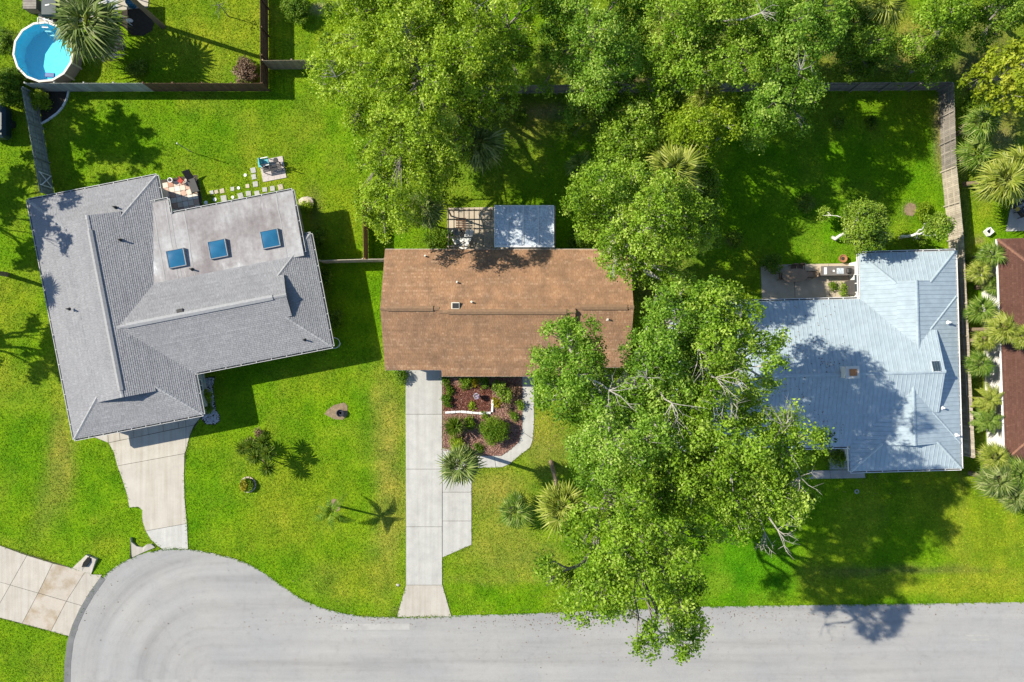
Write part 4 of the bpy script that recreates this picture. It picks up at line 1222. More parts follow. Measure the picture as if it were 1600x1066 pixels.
# ------------------------------------------------------------------ pool
pc = P(67, 81, 1.3)
pr = 46.3 / S * (1 - 1.3 / H)
pool = thing('round_pool', 'round above ground swimming pool with bright blue water', 'pool', (pc.x, pc.y, 0))
NS_ = 14
mw, nt, b = nodes('pool_wall'); b.inputs['Base Color'].default_value = (.36, .31, .27, 1); b.inputs['Roughness'].default_value = .6
M['pool_wall'] = mw
ang = [2 * math.pi * (k + .2) / NS_ for k in range(NS_ + 1)]
cp = lambda a, r, z: Vector((pc.x + r * math.cos(a), pc.y + r * math.sin(a), z))
for k in range(NS_):
    a0, a1 = ang[k], ang[k + 1]
    MB().add([cp(a0, pr, .0), cp(a1, pr, .0), cp(a1, pr, 1.24), cp(a0, pr, 1.24)], [(0, 1, 2, 3)]).build('wall_panel', M['pool_wall'], pool)
    MB().slab3([cp(a0, pr - .07, 1.3), cp(a1, pr - .07, 1.3), cp(a1, pr + .09, 1.3), cp(a0, pr + .09, 1.3)], .05).build('top_rail', M['offwhite'], pool)
    q = cp(a0, pr + .05, .62)
    MB().box(q, (.1, .14, 1.24), a0).build('upright', M['offwhite'], pool)
M['liner'] = simple('pool_liner', (.22, .66, .80), (.26, .70, .82), 2.2, .6)
li = MB()
ri = pr - .03
for k in range(NS_):
    a0, a1 = ang[k], ang[k + 1]
    li.add([cp(a0, ri, .06), cp(a1, ri, .06), cp(a1, ri, 1.25), cp(a0, ri, 1.25)], [(3, 2, 1, 0)])
li.add([cp(a, ri, .06) for a in ang[:-1]], [tuple(range(NS_))])
li.build('liner', M['liner'], pool)
mwt, nt, b = nodes('pool_water')
tr = nt.nodes.new('ShaderNodeBsdfTransparent'); tr.inputs[0].default_value = (.62, .95, .99, 1)
gl = nt.nodes.new('ShaderNodeBsdfGlossy'); gl.inputs['Roughness'].default_value = .04
ms = nt.nodes.new('ShaderNodeMixShader')
nz = noise(nt, 2.6, 3); bp = nt.nodes.new('ShaderNodeBump'); bp.inputs['Strength'].default_value = .25; bp.inputs['Distance'].default_value = .05
nt.links.new(nz.outputs['Fac'], bp.inputs['Height']); nt.links.new(bp.outputs[0], gl.inputs['Normal']);
ms.inputs[0].default_value = .045; nt.links.new(tr.outputs[0], ms.inputs[1]); nt.links.new(gl.outputs[0], ms.inputs[2])
nt.links.new(ms.outputs[0], nt.nodes['Material Output'].inputs['Surface'])
MB().add([cp(a, ri, 1.08) for a in ang[:-1]], [tuple(range(NS_))]).build('water', mwt, pool)
# ladder over the rim
la = math.atan2(P(70, 40, 1.3).y - pc.y, P(70, 40, 1.3).x - pc.x)
rd = Vector((math.cos(la), math.sin(la), 0)); tg = Vector((-rd.y, rd.x, 0))
lad = MB()
for s_ in (-.26, .26):
    b0 = cp(la, pr + .55, 0) + tg * s_; b1 = cp(la, pr + .12, 1.75) + tg * s_; b2 = cp(la, pr - .2, 1.75) + tg * s_; b3 = cp(la, pr - .75, .1) + tg * s_
    lad.tube([b0, b1, b2, b3], .03, 6)
lad = lad.build('ladder', M['white'], pool)
for t in (.2, .45, .7):
    for A, B in ((cp(la, pr + .55, 0), cp(la, pr + .12, 1.75)), (cp(la, pr - .75, .1), cp(la, pr - .2, 1.75))):
        c = A.lerp(B, t)
        MB().box(c, (.12, .5, .04), la).build('step', M['white'], lad)
q = P(78, 117.5, 1.15); MB().box((q.x, q.y, 1.12), (.75, .36, .16), R(-3)).build('skimmer', simple('skimmer_blue', (.015, .08, .28), (.01, .06, .2), 4, .4), pool, bevel=.03)

# ------------------------------------------------------------------ small built things
def box_thing(name, label, cat, c, size, rz, mat, bevel=.02):
    o = MB().box(c, size, rz).build(name, mat, None, bevel=bevel)
    return tag(o, label, cat)

# utility pole
pp = P(255, 42)
up = thing('utility_pole', 'tall wooden utility pole in the yard by the pool', 'pole', tuple(pp))
MB().tube([pp, pp + Vector((0, 0, 5)), pp + Vector((0, 0, 9.6))], [.2, .17, .14], 12).build('shaft', M['pole_wood'], up)
MB().bar(pp + Vector((-.9, .16, 9.1)), pp + Vector((.9, .16, 9.1)), .1, .12).build('crossarm', M['pole_wood'], up)
for s_ in (-.8, -.3, .3, .8):
    MB().lathe((pp.x + s_, pp.y + .16, 9.16), [(.04, 0), (.06, .06), (.03, .12)], 8).build('insulator', M['dark'], up)
# thin pole in the back lawn
tp = P(300, 238)
po = thing('thin_pole', 'thin steel pole standing alone in the back lawn', 'pole', tuple(tp))
MB().tube([tp, tp + Vector((0, 0, 2.45))], .03, 8).build('shaft', M['conc_grey'], po)
MB().lathe((tp.x, tp.y, 2.45), [(.05, 0), (.05, .04), (.01, .06)], 8).build('cap', M['white'], po)

# things at the top-left corner
q = P(46, 5, .9)
sb = thing('storage_box', 'weathered grey wooden box by the pool patio', 'box', (q.x, q.y, 0))
for k in range(5): MB().box((q.x, q.y - .36 + .18 * k, .88), (1.05, .165, .05)).build('plank', M['wood_grey'], sb)
MB().box((q.x, q.y, .43), (1.0, .86, .84)).build('body', M['wood_grey'], sb)
q = P(76, 8, 1.2)
dk = simple('teal_dark', (.012, .035, .04), (.008, .022, .026), 2, .45)
db = thing('covered_grill', 'large dark teal covered box on the pool patio', 'cover', (q.x, q.y, 0))
MB().box((q.x, q.y, .6), (1.35, 1.7, 1.2), 0).build('cover', dk, db, bevel=.12)
MB().box((q.x - .1, q.y, 1.215), (.35, .1, .03), .2).build('handle', M['white'], db)
q = P(152, -4, 2.3)
cn = thing('patio_canopy', 'white patio canopy at the top edge behind the pool palm', 'canopy', (q.x, q.y, 0))
MB().add([(q.x - 1.5, q.y - 1.2, 2.2), (q.x + 1.5, q.y - 1.2, 2.2), (q.x + 1.5, q.y + 1.2, 2.2), (q.x - 1.5, q.y + 1.2, 2.2), (q.x, q.y, 2.75)], [(0, 1, 4), (1, 2, 4), (2, 3, 4), (3, 0, 4)]).build('canopy_top', M['white'], cn)
for sx in (-1, 1):
    for sy in (-1, 1): MB().tube([(q.x + sx * 1.42, q.y + sy * 1.12, 0), (q.x + sx * 1.42, q.y + sy * 1.12, 2.22)], .035, 6).build('leg', M['white'], cn)
q = P(204.5, 6, .4)
bk = thing('blue_bucket', 'blue plastic barrel beside the dark soil bed', 'barrel', (q.x, q.y, 0))
blue = simple('blue_plastic', (.03, .17, .30), (.02, .12, .24), 4, .4)
MB().lathe((q.x, q.y, 0), [(.24, 0), (.29, .3), (.29, .6), (.25, .8), (.23, .8), (.23, .72)], 16).build('body', blue, bk, smooth=False)
MB().lathe((q.x, q.y, .4), [(.3, 0), (.31, .02), (.3, .04)], 16).build('hoop', M['dark'], bk)
q = P(203, 33)
mb = MB(); 
def rock(q, s, mat, name, label, cat):
    mb = MB()
    rg = random.Random(int(q.x * 97))
    n = 9; rings = [(.55, 0), (1, .25), (.85, .6), (.4, .85)]
    vs_ = []
    for r, z in rings:
        for k in range(n):
            a = 2 * math.pi * k / n
            rr = r * s * rg.uniform(.8, 1.15)
            vs_.append((q.x + rr * math.cos(a) * 1.25, q.y + rr * math.sin(a) * .85, z * s * .8 + .02))
    fs = [(i * n + k, i * n + (k + 1) % n, (i + 1) * n + (k + 1) % n, (i + 1) * n + k) for i in range(3) for k in range(n)] + [tuple(range(3 * n, 4 * n))]
    mb.add(vs_, fs)
    return tag(mb.build(name, mat), label, cat)
rock(q, .22, M['white'], 'rock', 'white rock lying on the dark soil bed', 'rock')
rock(P(622, 914), .12, M['bark_pale'], 'rock', 'small pale stone beside the driveway apron', 'rock')
rock(P(479, 316), .5, M['conc_beige'], 'rock', 'tan boulder by the flat roof corner', 'rock')
# covered trailer at the left edge
q = P(-8, 190, 1.0)
ct = thing('covered_trailer', 'dark teal tarp covered trailer at the left edge', 'trailer', (q.x, q.y, 0))
MB().box((q.x, q.y, .75), (1.8, 2.6, 1.0)).build('tarp', dk, ct, bevel=.2)
for s_ in (-1, 1): MB().tube([(q.x + s_ * .8, q.y, .3), (q.x + s_ * .98, q.y, .3)], .3, 14).build('wheel', M['dark'], ct)
MB().bar((q.x, q.y + 1.3, .35), (q.x, q.y + 2.2, .35), .08, .08).build('drawbar', M['dark'], ct)

def ring(name, label, cat, px, py, r, t, mat, z=.03):
    q = P(px, py)
    pts = [(q.x + r * math.cos(a), q.y + r * math.sin(a), z) for a in np.linspace(0, 2 * math.pi, 17)]
    return tag(MB().tube(pts, t, 6, caps=False).build(name, mat), label, cat)
ring('garden_ring', 'small white ring lying on the shaded grass by the trailer', 'ring', 12, 195, .13, .035, M['white'])
ring('water_meter_cover', 'pale round cap set in the shaded lawn before the metal roofed house', 'cover', 1338.5, 768, .14, .05, M['conc_grey'])
# garden hose at the corner of the grey house
hs = thing('garden_hose', 'pale garden hose looped at the corner of the grey house', 'hose', tuple(P(522, 537)))
q = P(521.5, 536)
pts = [(q.x + (.42 + .02 * k / 10) * math.cos(a) * 1.1, q.y + .42 * math.sin(a), .04 + .0015 * k) for k, a in enumerate(np.linspace(-2.6, 6.3, 44))]
MB().tube(pts, .025, 6).build('coil', M['white'], hs)
MB().box((q.x - .2, q.y + .5, .3), (.3, .25, .6), R(11)).build('hose_stand', M['conc_grey'], hs)

# lounge square: slabs, teal seats, side table
ls = thing('lounge_slab', 'square of speckled paving set in the back lawn', None, tuple(P(426, 265)), kind='structure')
q0 = P(426.5, 264.5); a11 = R(11)
wq = lambda u, v, z=0: Vector((q0.x + u * math.cos(a11) - v * math.sin(a11), q0.y + u * math.sin(a11) + v * math.cos(a11), z))
for i in range(4):
    for j in range(4):
        c = wq((i - 1.5) * .48, (j - 1.5) * .44, .03)
        MB().box(c, (.47, .43, .06), a11).build('slab', M['speck'] if 'speck' in M else M.setdefault('speck', simple('speckled_concrete', (.52, .47, .45), (.34, .29, .27), 14, .85)), ls)
EXCL.append([tuple(wq(u, v).xy) for u, v in ((-1, -1), (1, -1), (1, 1), (-1, 1))])
teal = simple('teal_fabric', (.12, .40, .42), (.09, .33, .36), 3, .8)
def chair(label, c, rz, cushion, frame, w=.6, cat='chair', group=None):
    """armchair: seat, backrest, arms, four legs; faces local -y"""
    t = thing('patio_chair', label, cat, (c[0], c[1], c[2]), rz, group)
    MB().box((0, 0, .40), (w - .08, .55, .1)).build('seat', cushion, t, local=True, bevel=.02)
    MB().box((0, .3, .68), (w - .08, .09, .5), 0, tilt=Matrix.Rotation(R(-12), 3, 'X')).build('backrest', cushion, t, local=True, bevel=.02)
    for s_ in (-1, 1):
        MB().box((s_ * w / 2, 0, .58), (.06, .6, .05)).build('arm', frame, t, local=True)
        for y in (-.26, .26): MB().box((s_ * w / 2, y, .277), (.05, .05, .554)).build('leg', frame, t, local=True)
    return t
c = wq(-.35, .52, .06); chair('teal cushioned lounge chair on the lawn paving, nearer the fence', c, a11 + R(90), teal, M['white'], .62)
c = wq(-.75, .5, .06); 
sw = thing('swing_bench', 'dark metal bench frame on the lawn paving', 'bench', tuple(wq(.1, -.05, .06)), a11)
for k in range(4): MB().box((0, -.18 + .12 * k, .45), (1.5, .09, .03)).build('slat', M['dark'], sw, local=True)
for s_ in (-.7, .7):
    for y in (-.2, .2): MB().box((s_, y, .217), (.05, .05, .434)).build('leg', M['dark'], sw, local=True)
    MB().box((s_, .24, .7), (.05, .04, .5)).build('back_post', M['dark'], sw, local=True)
MB().box((0, .25, .88), (1.5, .03, .1)).build('top_slat', M['dark'], sw, local=True)
ft = thing('footstool', 'teal footstool beside the lounge chair', 'stool', tuple(wq(-.82, .45, .06)), a11)
MB().box((0, 0, .36), (.26, .5, .1)).build('cushion', teal, ft, local=True, bevel=.02)
for sx in (-.1, .1):
    for sy in (-.2, .2): MB().box((sx, sy, .155), (.04, .04, .31)).build('leg', M['white'], ft, local=True)
stl = thing('side_table', 'small dark side table on the lawn paving', 'table', tuple(wq(.5, .5, .06)), a11)
MB().lathe((0, 0, .45), [(.2, 0), (.2, .03), (.18, .04)], 14).build('table_top', M['dark'], stl, local=True)
MB().tube([(0, 0, 0), (0, 0, .45)], .03, 8).build('leg', M['dark'], stl, local=True)
fp = wq(.98, -.1)
fpo = thing('flag_post', 'slim post at the edge of the lawn paving', 'post', tuple(fp))
MB().tube([fp, fp + Vector((0, 0, 1.35))], .035, 8).build('shaft', M['dark'], fpo)
MB().bar(fp + Vector((-.02, 0, 1.3)), fp + Vector((-.35, .05, 1.3)), .03, .03).build('arm', M['dark'], fpo)

# dark lounger and grill on the tiled patio
q = P(303, 286)
lg = thing('sun_lounger', 'black folding lounger on the chequered tiled patio', 'lounger', (q.x, q.y, .055), R(20))
MB().box((0, -.3, .34), (.6, 1.2, .05)).build('seat', M['dark'], lg, local=True)
MB().box((0, .55, .58), (.6, .75, .05), 0, tilt=Matrix.Rotation(R(38), 3, 'X')).build('backrest', M['dark'], lg, local=True)
for sx in (-.27, .27):
    for sy in (-.8, .2): MB().box((sx, sy, .157), (.04, .04, .314)).build('leg', M['conc_grey'], lg, local=True)
q = P(286, 284.5)
rc = thing('red_cushion_chair', 'small chair with red cushion on the tiled patio', 'chair', (q.x, q.y, .055), R(-40))
red = simple('red_fabric', (.40, .06, .04), (.32, .045, .03), 4, .8)
MB().box((0, 0, .36), (.36, .36, .08)).build('seat', red, rc, local=True, bevel=.02)
MB().box((0, .2, .6), (.36, .05, .4)).build('backrest', red, rc, local=True)
for sx in (-.15, .15):
    for sy in (-.15, .15): MB().box((sx, sy, .16), (.035, .035, .32)).build('leg', M['dark'], rc, local=True)
q = P(269, 283)
sp2 = thing('stone_planter', 'round white planter on the tiled patio', 'planter', (q.x, q.y, .055))
MB().lathe((0, 0, 0), [(.14, 0), (.2, .25), (.2, .32), (.16, .32), (.16, .28)], 14).build('pot', M['white'], sp2, local=True)
MB().lathe((0, 0, .26), [(.15, 0), (.1, .05)], 10).build('soil', M['soil'], sp2, local=True)
# teal slatted bench in the corner of the grey house
for k, (px, py) in enumerate(((313, 590), (315, 604))):
    q = P(px, py, .5)
    bn = thing('teal_bench', ['teal slatted bench by the grey house wall, nearer the wing corner', 'teal slatted bench by the grey house wall, nearer the garage'][k], 'bench', (q.x, q.y, .03), R(11), 'teal benches in the pebble bed')
    for i in range(4): MB().box((0, -.3 + .2 * i, .42), (.42, .15, .035)).build('slat', teal, bn, local=True)
    for sx in (-.17, .17):
        for sy in (-.3, .3): MB().box((sx, sy, .2), (.05, .05, .4)).build('leg', teal, bn, local=True)
# white garden lantern on the grey driveway
q = P(301, 652)
bl = thing('yard_sign', 'small white triangular sign on the shaded grey house driveway', 'sign', (q.x, q.y, .05), R(20))
MB().add([(-.22, -.1, 0), (.22, -.1, 0), (0, 0, .55), (-.22, .1, 0), (.22, .1, 0)], [(0, 1, 2), (4, 3, 2), (0, 2, 3), (1, 4, 2)]).build('board', M['white'], bl, local=True)
MB().box((0, 0, .56), (.06, .05, .04)).build('hinge', M['dark'], bl, local=True)

# culvert ends beside the stained driveway
def culvert(label, cpts, hole, hz):
    """mitred concrete pipe end: two wings and a black block for the shade in its mouth"""
    root = thing('culvert_end', label, 'culvert', tuple(P(*hole[0])))
    for w_ in cpts:
        MB().add([tuple(P(x, y) + Vector((0, 0, z))) for x, y, z in w_] + [tuple(P(x, y) + Vector((0, 0, -.05))) for x, y, z in w_],
                 [tuple(range(len(w_)))] + [(i, (i + 1) % len(w_), len(w_) + (i + 1) % len(w_), len(w_) + i) for i in range(len(w_))]).build('wing_wall', M['conc_cream'], root)
    h0 = gm(hole)
    MB().prism(h0, .0, hz).build('pipe_mouth_shade', M['black'], root)  # solid block; its black colour stands in for shade inside the pipe
culvert('concrete culvert end with dark mouth beside the stained driveway', [[(114, 887, .07), (138, 865.5, .3), (143, 868, .32), (131, 884, .2), (129, 893, .08)], [(131, 884, .2), (144.5, 868.5, .28), (153.5, 872, .3), (143, 897, .07), (129, 893, .08)]],
        [(131.5, 884), (134, 877), (141, 868.5), (145.5, 870.5), (144, 877), (137, 884)], .335)
culvert('pale concrete culvert end at the mouth of the grey house driveway', [[(206.5, 839, .3), (207.5, 846, .22), (215, 853, .15), (224, 855, .12), (224, 863, .06), (206.5, 871, .06)], [(224, 855, .12), (231, 850, .2), (238, 849.5, .2), (243, 855, .08), (224, 863, .06)]],
        [(204.5, 872), (204.5, 850), (206.3, 845), (206.3, 871)], .1)

# ------------------------------------------------------------------ pergola and metal canopy behind the brown house
pg = thing('pergola', 'open wooden lattice pergola behind the brown roofed house', 'pergola', tuple(P(735, 358)))
xs = [700.6, 709.4, 717, 725, 733, 741, 749, 757.5, 766]; ys = [328.7, 343, 357.5, 371, 385]
for y in ys:
    MB().bar(P(698.5, y, 2.55), P(771, y, 2.55), .09, .12).build('beam', M['wood_tan'], pg)
for x in xs:
    MB().bar(P(x, 326, 2.67), P(x, 388, 2.67), .06, .1).build('rafter', M['wood_tan'], pg)
for x in (700.6, 766):
    for y in (328.7, 385):
        q = P(x, y, 2.5); MB().box((q.x, q.y, 1.25), (.1, .1, 2.48)).build('post', M['wood_tan'], pg)
cv = thing('metal_canopy', 'blue grey sheet metal patio cover beside the pergola', 'canopy', tuple(P(818, 355)))
e = [773, 793.7, 817.5, 841, 865]
for i in range(4):
    A = P(e[i] + .4, 322.5, 2.75); B = P(e[i + 1] - .4, 322.5, 2.75); D = P(e[i] + .4, 384, 2.62); E = P(e[i + 1] - .4, 384, 2.62)
    A.z = B.z = 2.62 if False else 2.75
    MB().slab3([D, E, B, A], .04).build('roof_panel', M['metal_old'], cv)
    MB().bar(P(e[i], 322.5, 2.78), P(e[i], 384, 2.65), .06, .05).build('seam', M['white'], cv)
MB().bar(P(e[4], 322.5, 2.78), P(e[4], 384, 2.65), .06, .05).build('seam', M['white'], cv)
MB().bar(P(772.5, 321.8, 2.74), P(865.5, 321.8, 2.74), .07, .12).build('edge_trim', M['white'], cv)
MB().bar(P(772.5, 385.3, 2.63), P(866, 385.3, 2.63), .12, .12).build('edge_trim', M['white'], cv)
for x in (775, 818, 862):
    q = P(x, 324, 2.7); MB().box((q.x, q.y, 1.35), (.09, .09, 2.66)).build('post', M['white'], cv)
    q = P(x, 383, 2.6); MB().box((q.x, q.y, 1.28), (.09, .09, 2.56)).build('post', M['white'], cv)
q = P(730, 374, .3)
whl = thing('white_lounger', 'white cushioned lounger under the pergola', 'lounger', (q.x, q.y, .05), R(-25))
MB().box((0, -.3, .38), (.65, 1.2, .12)).build('seat', M['white'], whl, local=True, bevel=.03)
MB().box((0, .52, .58), (.65, .62, .12), 0, tilt=Matrix.Rotation(R(40), 3, 'X')).build('backrest', M['white'], whl, local=True, bevel=.03)
for sx in (-.28, .28):
    for sy in (-.8, .25): MB().box((sx, sy, .16), (.05, .05, .32)).build('leg', M['dark'], whl, local=True)
q = P(721, 352)
sbn = thing('slatted_bench', 'dark slatted bench under the pergola', 'bench', (q.x, q.y, .05))
for i in range(6): MB().box((0, -.45 + .18 * i, .42), (.8, .11, .03)).build('slat', M['wood_brown'], sbn, local=True)
for sx in (-.36, .36):
    for sy in (-.42, .42): MB().box((sx, sy, .2), (.05, .05, .4)).build('leg', M['dark'], sbn, local=True)
c = P(715, 366); chair('grey patio chair under the pergola behind the white lounger', (c.x, c.y, .05), R(60), M['conc_grey'], M['dark'], .6)
c = P(717, 377); chair('white patio chair under the pergola by the house eave', (c.x, c.y, .05), R(120), M['white'], M['dark'], .6)

# ------------------------------------------------------------------ patio of the metal roofed house
q = P(1242, 430.5, .75)
ta = thing('oval_table', 'oval wooden dining table on the beige patio', 'table', (q.x, q.y, .05), R(2))
wtab = simple('table_wood', (.30, .205, .13), (.22, .15, .095), 2, .6)
ol = [(1.02 * math.cos(t) * (1 if abs(math.cos(t)) < .6 else 1), .52 * math.sin(t)) for t in np.linspace(0, 2 * math.pi, 29)[:-1]]
ol = [(math.copysign(abs(math.cos(t)) ** .7, math.cos(t)) * 1.02, math.copysign(abs(math.sin(t)) ** .8, math.sin(t)) * .54) for t in np.linspace(0, 2 * math.pi, 33)[:-1]]
MB().prism(ol, .70, .74).build('table_top', wtab, ta, local=True)
for sx in (-.6, .6):
    for sy in (-.25, .25): MB().box((sx, sy, .35), (.08, .08, .698)).build('leg', wtab, ta, local=True)
brn = simple('chair_brown', (.16, .10, .065), (.11, .07, .045), 3, .7)
for k, (px, py, rz, lab) in enumerate(((1236, 421, 0, 'brown patio chair behind the oval table, nearer its left end'), (1247, 420.5, 0, 'brown patio chair behind the oval table, nearer the counter'), (1219, 433, R(90), 'brown patio chair at the left end of the oval table'), (1263, 430, R(-90), 'tan patio chair at the right end of the oval table'))):
    c = P(px, py); chair(lab, (c.x, c.y, .05), rz, brn if k < 3 else simple('chair_tan', (.42, .27, .17), None, 3, .7), brn, .5, group='chairs at the oval table')
ko = thing('outdoor_kitchen', 'grey outdoor kitchen counter with sink on the patio edge', 'counter', tuple(P(1312, 425)))
A, B = P(1284, 423.5, .95), P(1343, 422.5, .95)
ctm = simple('counter_stone', (.17, .155, .145), (.12, .11, .105), 4, .5)
MB().bar(Vector((A.x, A.y, .45)), Vector((B.x, B.y, .45)), .62, .9).build('cabinet', M['stucco_tan'], ko)
MB().bar(Vector((A.x - .05, A.y, .93)), Vector((B.x + .05, B.y, .93)), .74, .06).build('worktop', ctm, ko)
for px, w_, d_, mt in ((1290, .22, .56, M['white']), (1303, .16, .16, M['white']), (1313, .55, .45, M['metal_old'])):
    q = P(px, 417.5, .98); MB().box((q.x, A.y, .975), (w_, d_, .03)).build('counter_inset', mt, ko, bevel=.01)
q = P(1327, 417, 1.1); MB().box((q.x, A.y, 1.1), (.42, .45, .28)).build('grill_lid', M['dark'], ko, bevel=.08)
q = P(1336, 449, 1.0)
hb = thing('grill_cabinet', 'dark square covered cabinet at the patio corner', 'cabinet', (q.x, q.y, .05), R(1.6))
MB().box((0, 0, .5), (.8, 1.1, .92), 0).build('body', simple('cabinet_dark', (.07, .065, .062), (.055, .05, .048), 3, .6), hb, local=True, bevel=.03)
MB().box((0, 0, .98), (.86, 1.16, .04), 0).build('top', simple('cabinet_top', (.085, .08, .075), (.065, .06, .058), 3, .6), hb, local=True)
q = P(1313.5, 405)
fpt = thing('clay_pot', 'round terracotta pot behind the outdoor kitchen', 'pot', (q.x, q.y, 0))
MB().lathe((0, 0, 0), [(.18, 0), (.3, .3), (.33, .45), (.27, .45), (.25, .38)], 16).build('pot', simple('terracotta', (.36, .17, .08), (.28, .13, .06), 4, .8), fpt, local=True)
MB().lathe((0, 0, .36), [(.26, 0), (.1, .03)], 12).build('soil', M['soil'], fpt, local=True)

# air conditioner and small things beside the red-brown house
q = P(1545, 573, .7)
acn = thing('air_conditioner', 'grey air conditioner unit on the pale strip beside the palms', 'air conditioner', (q.x, q.y, .05))
MB().box((0, 0, .36), (.72, .72, .7)).build('casing', M['conc_grey'], acn, local=True, bevel=.06)
MB().lathe((0, 0, .71), [(.3, 0), (.3, .02), (.26, .025)], 18).build('fan_guard', M['dark'], acn, local=True)
for k in range(4): MB().box((0, 0, .745), (.5, .05, .012), R(45 * k)).build('fan_blade', M['conc_grey'], acn, local=True)
q = P(1546, 362, .3)
wf = thing('white_crate', 'open white square crate on the grass by the red brown roof', 'crate', (q.x, q.y, 0), R(40))
for sx, sy, lx, ly in ((0, .22, .5, .05), (0, -.22, .5, .05), (.225, 0, .05, .388), (-.225, 0, .05, .388)): MB().box((sx, sy, .2), (lx, ly, .4)).build('side', M['white'], wf, local=True)
MB().box((0, 0, .03), (.4, .39, .04)).build('bottom', M['dark'], wf, local=True)
for k, (px, py, lab) in enumerate(((1580, 320, 'dark patio chair on the white terrace, nearest the fan palms'), (1590, 334, 'dark patio chair on the white terrace, nearest the roof corner'), (1597, 316, 'dark patio chair on the white terrace at the photo edge'))):
    c = P(px, py); chair(lab, (c.x, c.y, .05), R(30 + 100 * k), M['dark'], M['dark'], .55, group='dark chairs on the white terrace')
q = P(1589, 327, .4)
yc = thing('yellow_stool', 'small yellow topped stool among the dark chairs', 'stool', (q.x, q.y, .05))
MB().lathe((0, 0, .38), [(.18, 0), (.18, .06), (.15, .08)], 12).build('seat', simple('yellow', (.6, .42, .05), None, 4, .6), yc, local=True)
for k in range(3): MB().tube([(.13 * math.cos(k * 2.1), .13 * math.sin(k * 2.1), 0), (.1 * math.cos(k * 2.1), .1 * math.sin(k * 2.1), .39)], .02, 6).build('leg', M['dark'], yc, local=True)
# pot in the front lawn patch and flower planter
q = P(533, 645)
pt = thing('dark_pot', 'dark round pot sitting in the bare mulch patch', 'pot', (q.x, q.y, .03))
MB().lathe((0, 0, 0), [(.2, 0), (.27, .3), (.3, .34), (.25, .34), (.23, .22)], 16).build('pot', simple('pot_dark', (.03, .03, .04), None, 4, .4), pt, local=True)
MB().lathe((0, 0, .2), [(.24, 0), (.1, .02)], 12).build('soil', M['soil'], pt, local=True)
q = P(388, 757)
fpn = thing('flower_planter', 'round stone ring planter with yellow flowers in the front lawn', 'planter', (q.x, q.y, 0))
for k in range(12):
    a = 2 * math.pi * k / 12; MB().box((.58 * math.cos(a), .58 * math.sin(a), .06), (.12, .27, .13), a).build('stone', M['conc_beige'], fpn, local=True, bevel=.02)
MB().lathe((0, 0, 0), [(.53, 0), (.52, .1)], 16).build('soil', M['soil'], fpn, local=True)
# garden ornament in the red mulch
q = P(745, 618)
go = thing('garden_statue', 'small pale purple flower pot on a stand in the red mulch', 'flower pot', (q.x, q.y, .05))
MB().lathe((0, 0, 0), [(.16, 0), (.08, .1), (.07, .45), (.2, .5), (.24, .68), (.2, .68), (.18, .6)], 14).build('pedestal', M['conc_grey'], go, local=True)
# ------------------------------------------------------------------ vegetation
def foliage(boughs, rg, leaf, dens, per=26, flat=.72, sig=.2, up=.5, lai=None):
    """boughs (n,4): centre and radius. Leaves sit in small clumps on the outside of each bough."""
    C_, O_, S_, K_ = [], [], [], []
    for x, y, z, r in boughs:
        ns = max(4, int(dens * 3.1 * 3.14 * r * r / (leaf * leaf * .31) / per) + 2)
        d = rg.normal(size=(ns, 3)); d[:, 2] = np.abs(d[:, 2]) * 1.0 - .35
        d /= np.linalg.norm(d, axis=1)[:, None]
        rad = r * rg.uniform(.70, 1.12, ns)
        sc = np.array([x, y, z]) + d * rad[:, None] * np.array([1, 1, flat])
        n = ns * per
        c = np.repeat(sc, per, 0) + rg.normal(size=(n, 3)) * sig * np.array([1, 1, .7])
        C_.append(c); O_.append(np.repeat(d, per, 0))
        S_.append(leaf * rg.uniform(.65, 1.35, n))
        tone = rg.normal(.5, .12) + np.repeat(rg.normal(0, .17, ns), per) + rg.normal(0, .14, n)
        K_.append(np.clip(tone, 0, 1))
    C_ = np.concatenate(C_); 
    return leaf_quads(C_, np.concatenate(S_), rg, up=up, out=np.concatenate(O_), wo=.7), np.concatenate(K_)

def limb_path(a, b, rg, sag=.12, n=5):
    a, b = Vector(a), Vector(b)
    L = (b - a).length
    pts = []
    for i in range(n + 1):
        t = i / n
        p = a.lerp(b, t)
        p.z += math.sin(t * math.pi) * L * sag
        if 0 < i < n: p += Vector(rg.normal(size=3)) * L * .035
        pts.append(p)
    return pts

def dead_spray(mb, p, rg, L=1.2, n=7, r=.03, updir=None):
    base = Vector(p)
    for k in range(n):
        d = Vector(rg.normal(size=3)); d.z = abs(d.z) * .5
        if updir is not None: d += Vector(updir) * 1.1
        d.normalize()
        q = base + d * L * rg.uniform(.5, 1)
        m = base.lerp(q, .5) + Vector(rg.normal(size=3)) * .08 * L
        mb.tube([base, m, q], [r, r * .7, r * .25], 4, caps=False)
        for j in range(3):
            t = rg.uniform(.4, 1); s0 = m.lerp(q, t)
            e_ = s0 + (d + Vector(rg.normal(size=3)) * .7).normalized() * L * rg.uniform(.25, .5)
            mb.tube([s0, e_], [r * .45, r * .15], 3, caps=False)

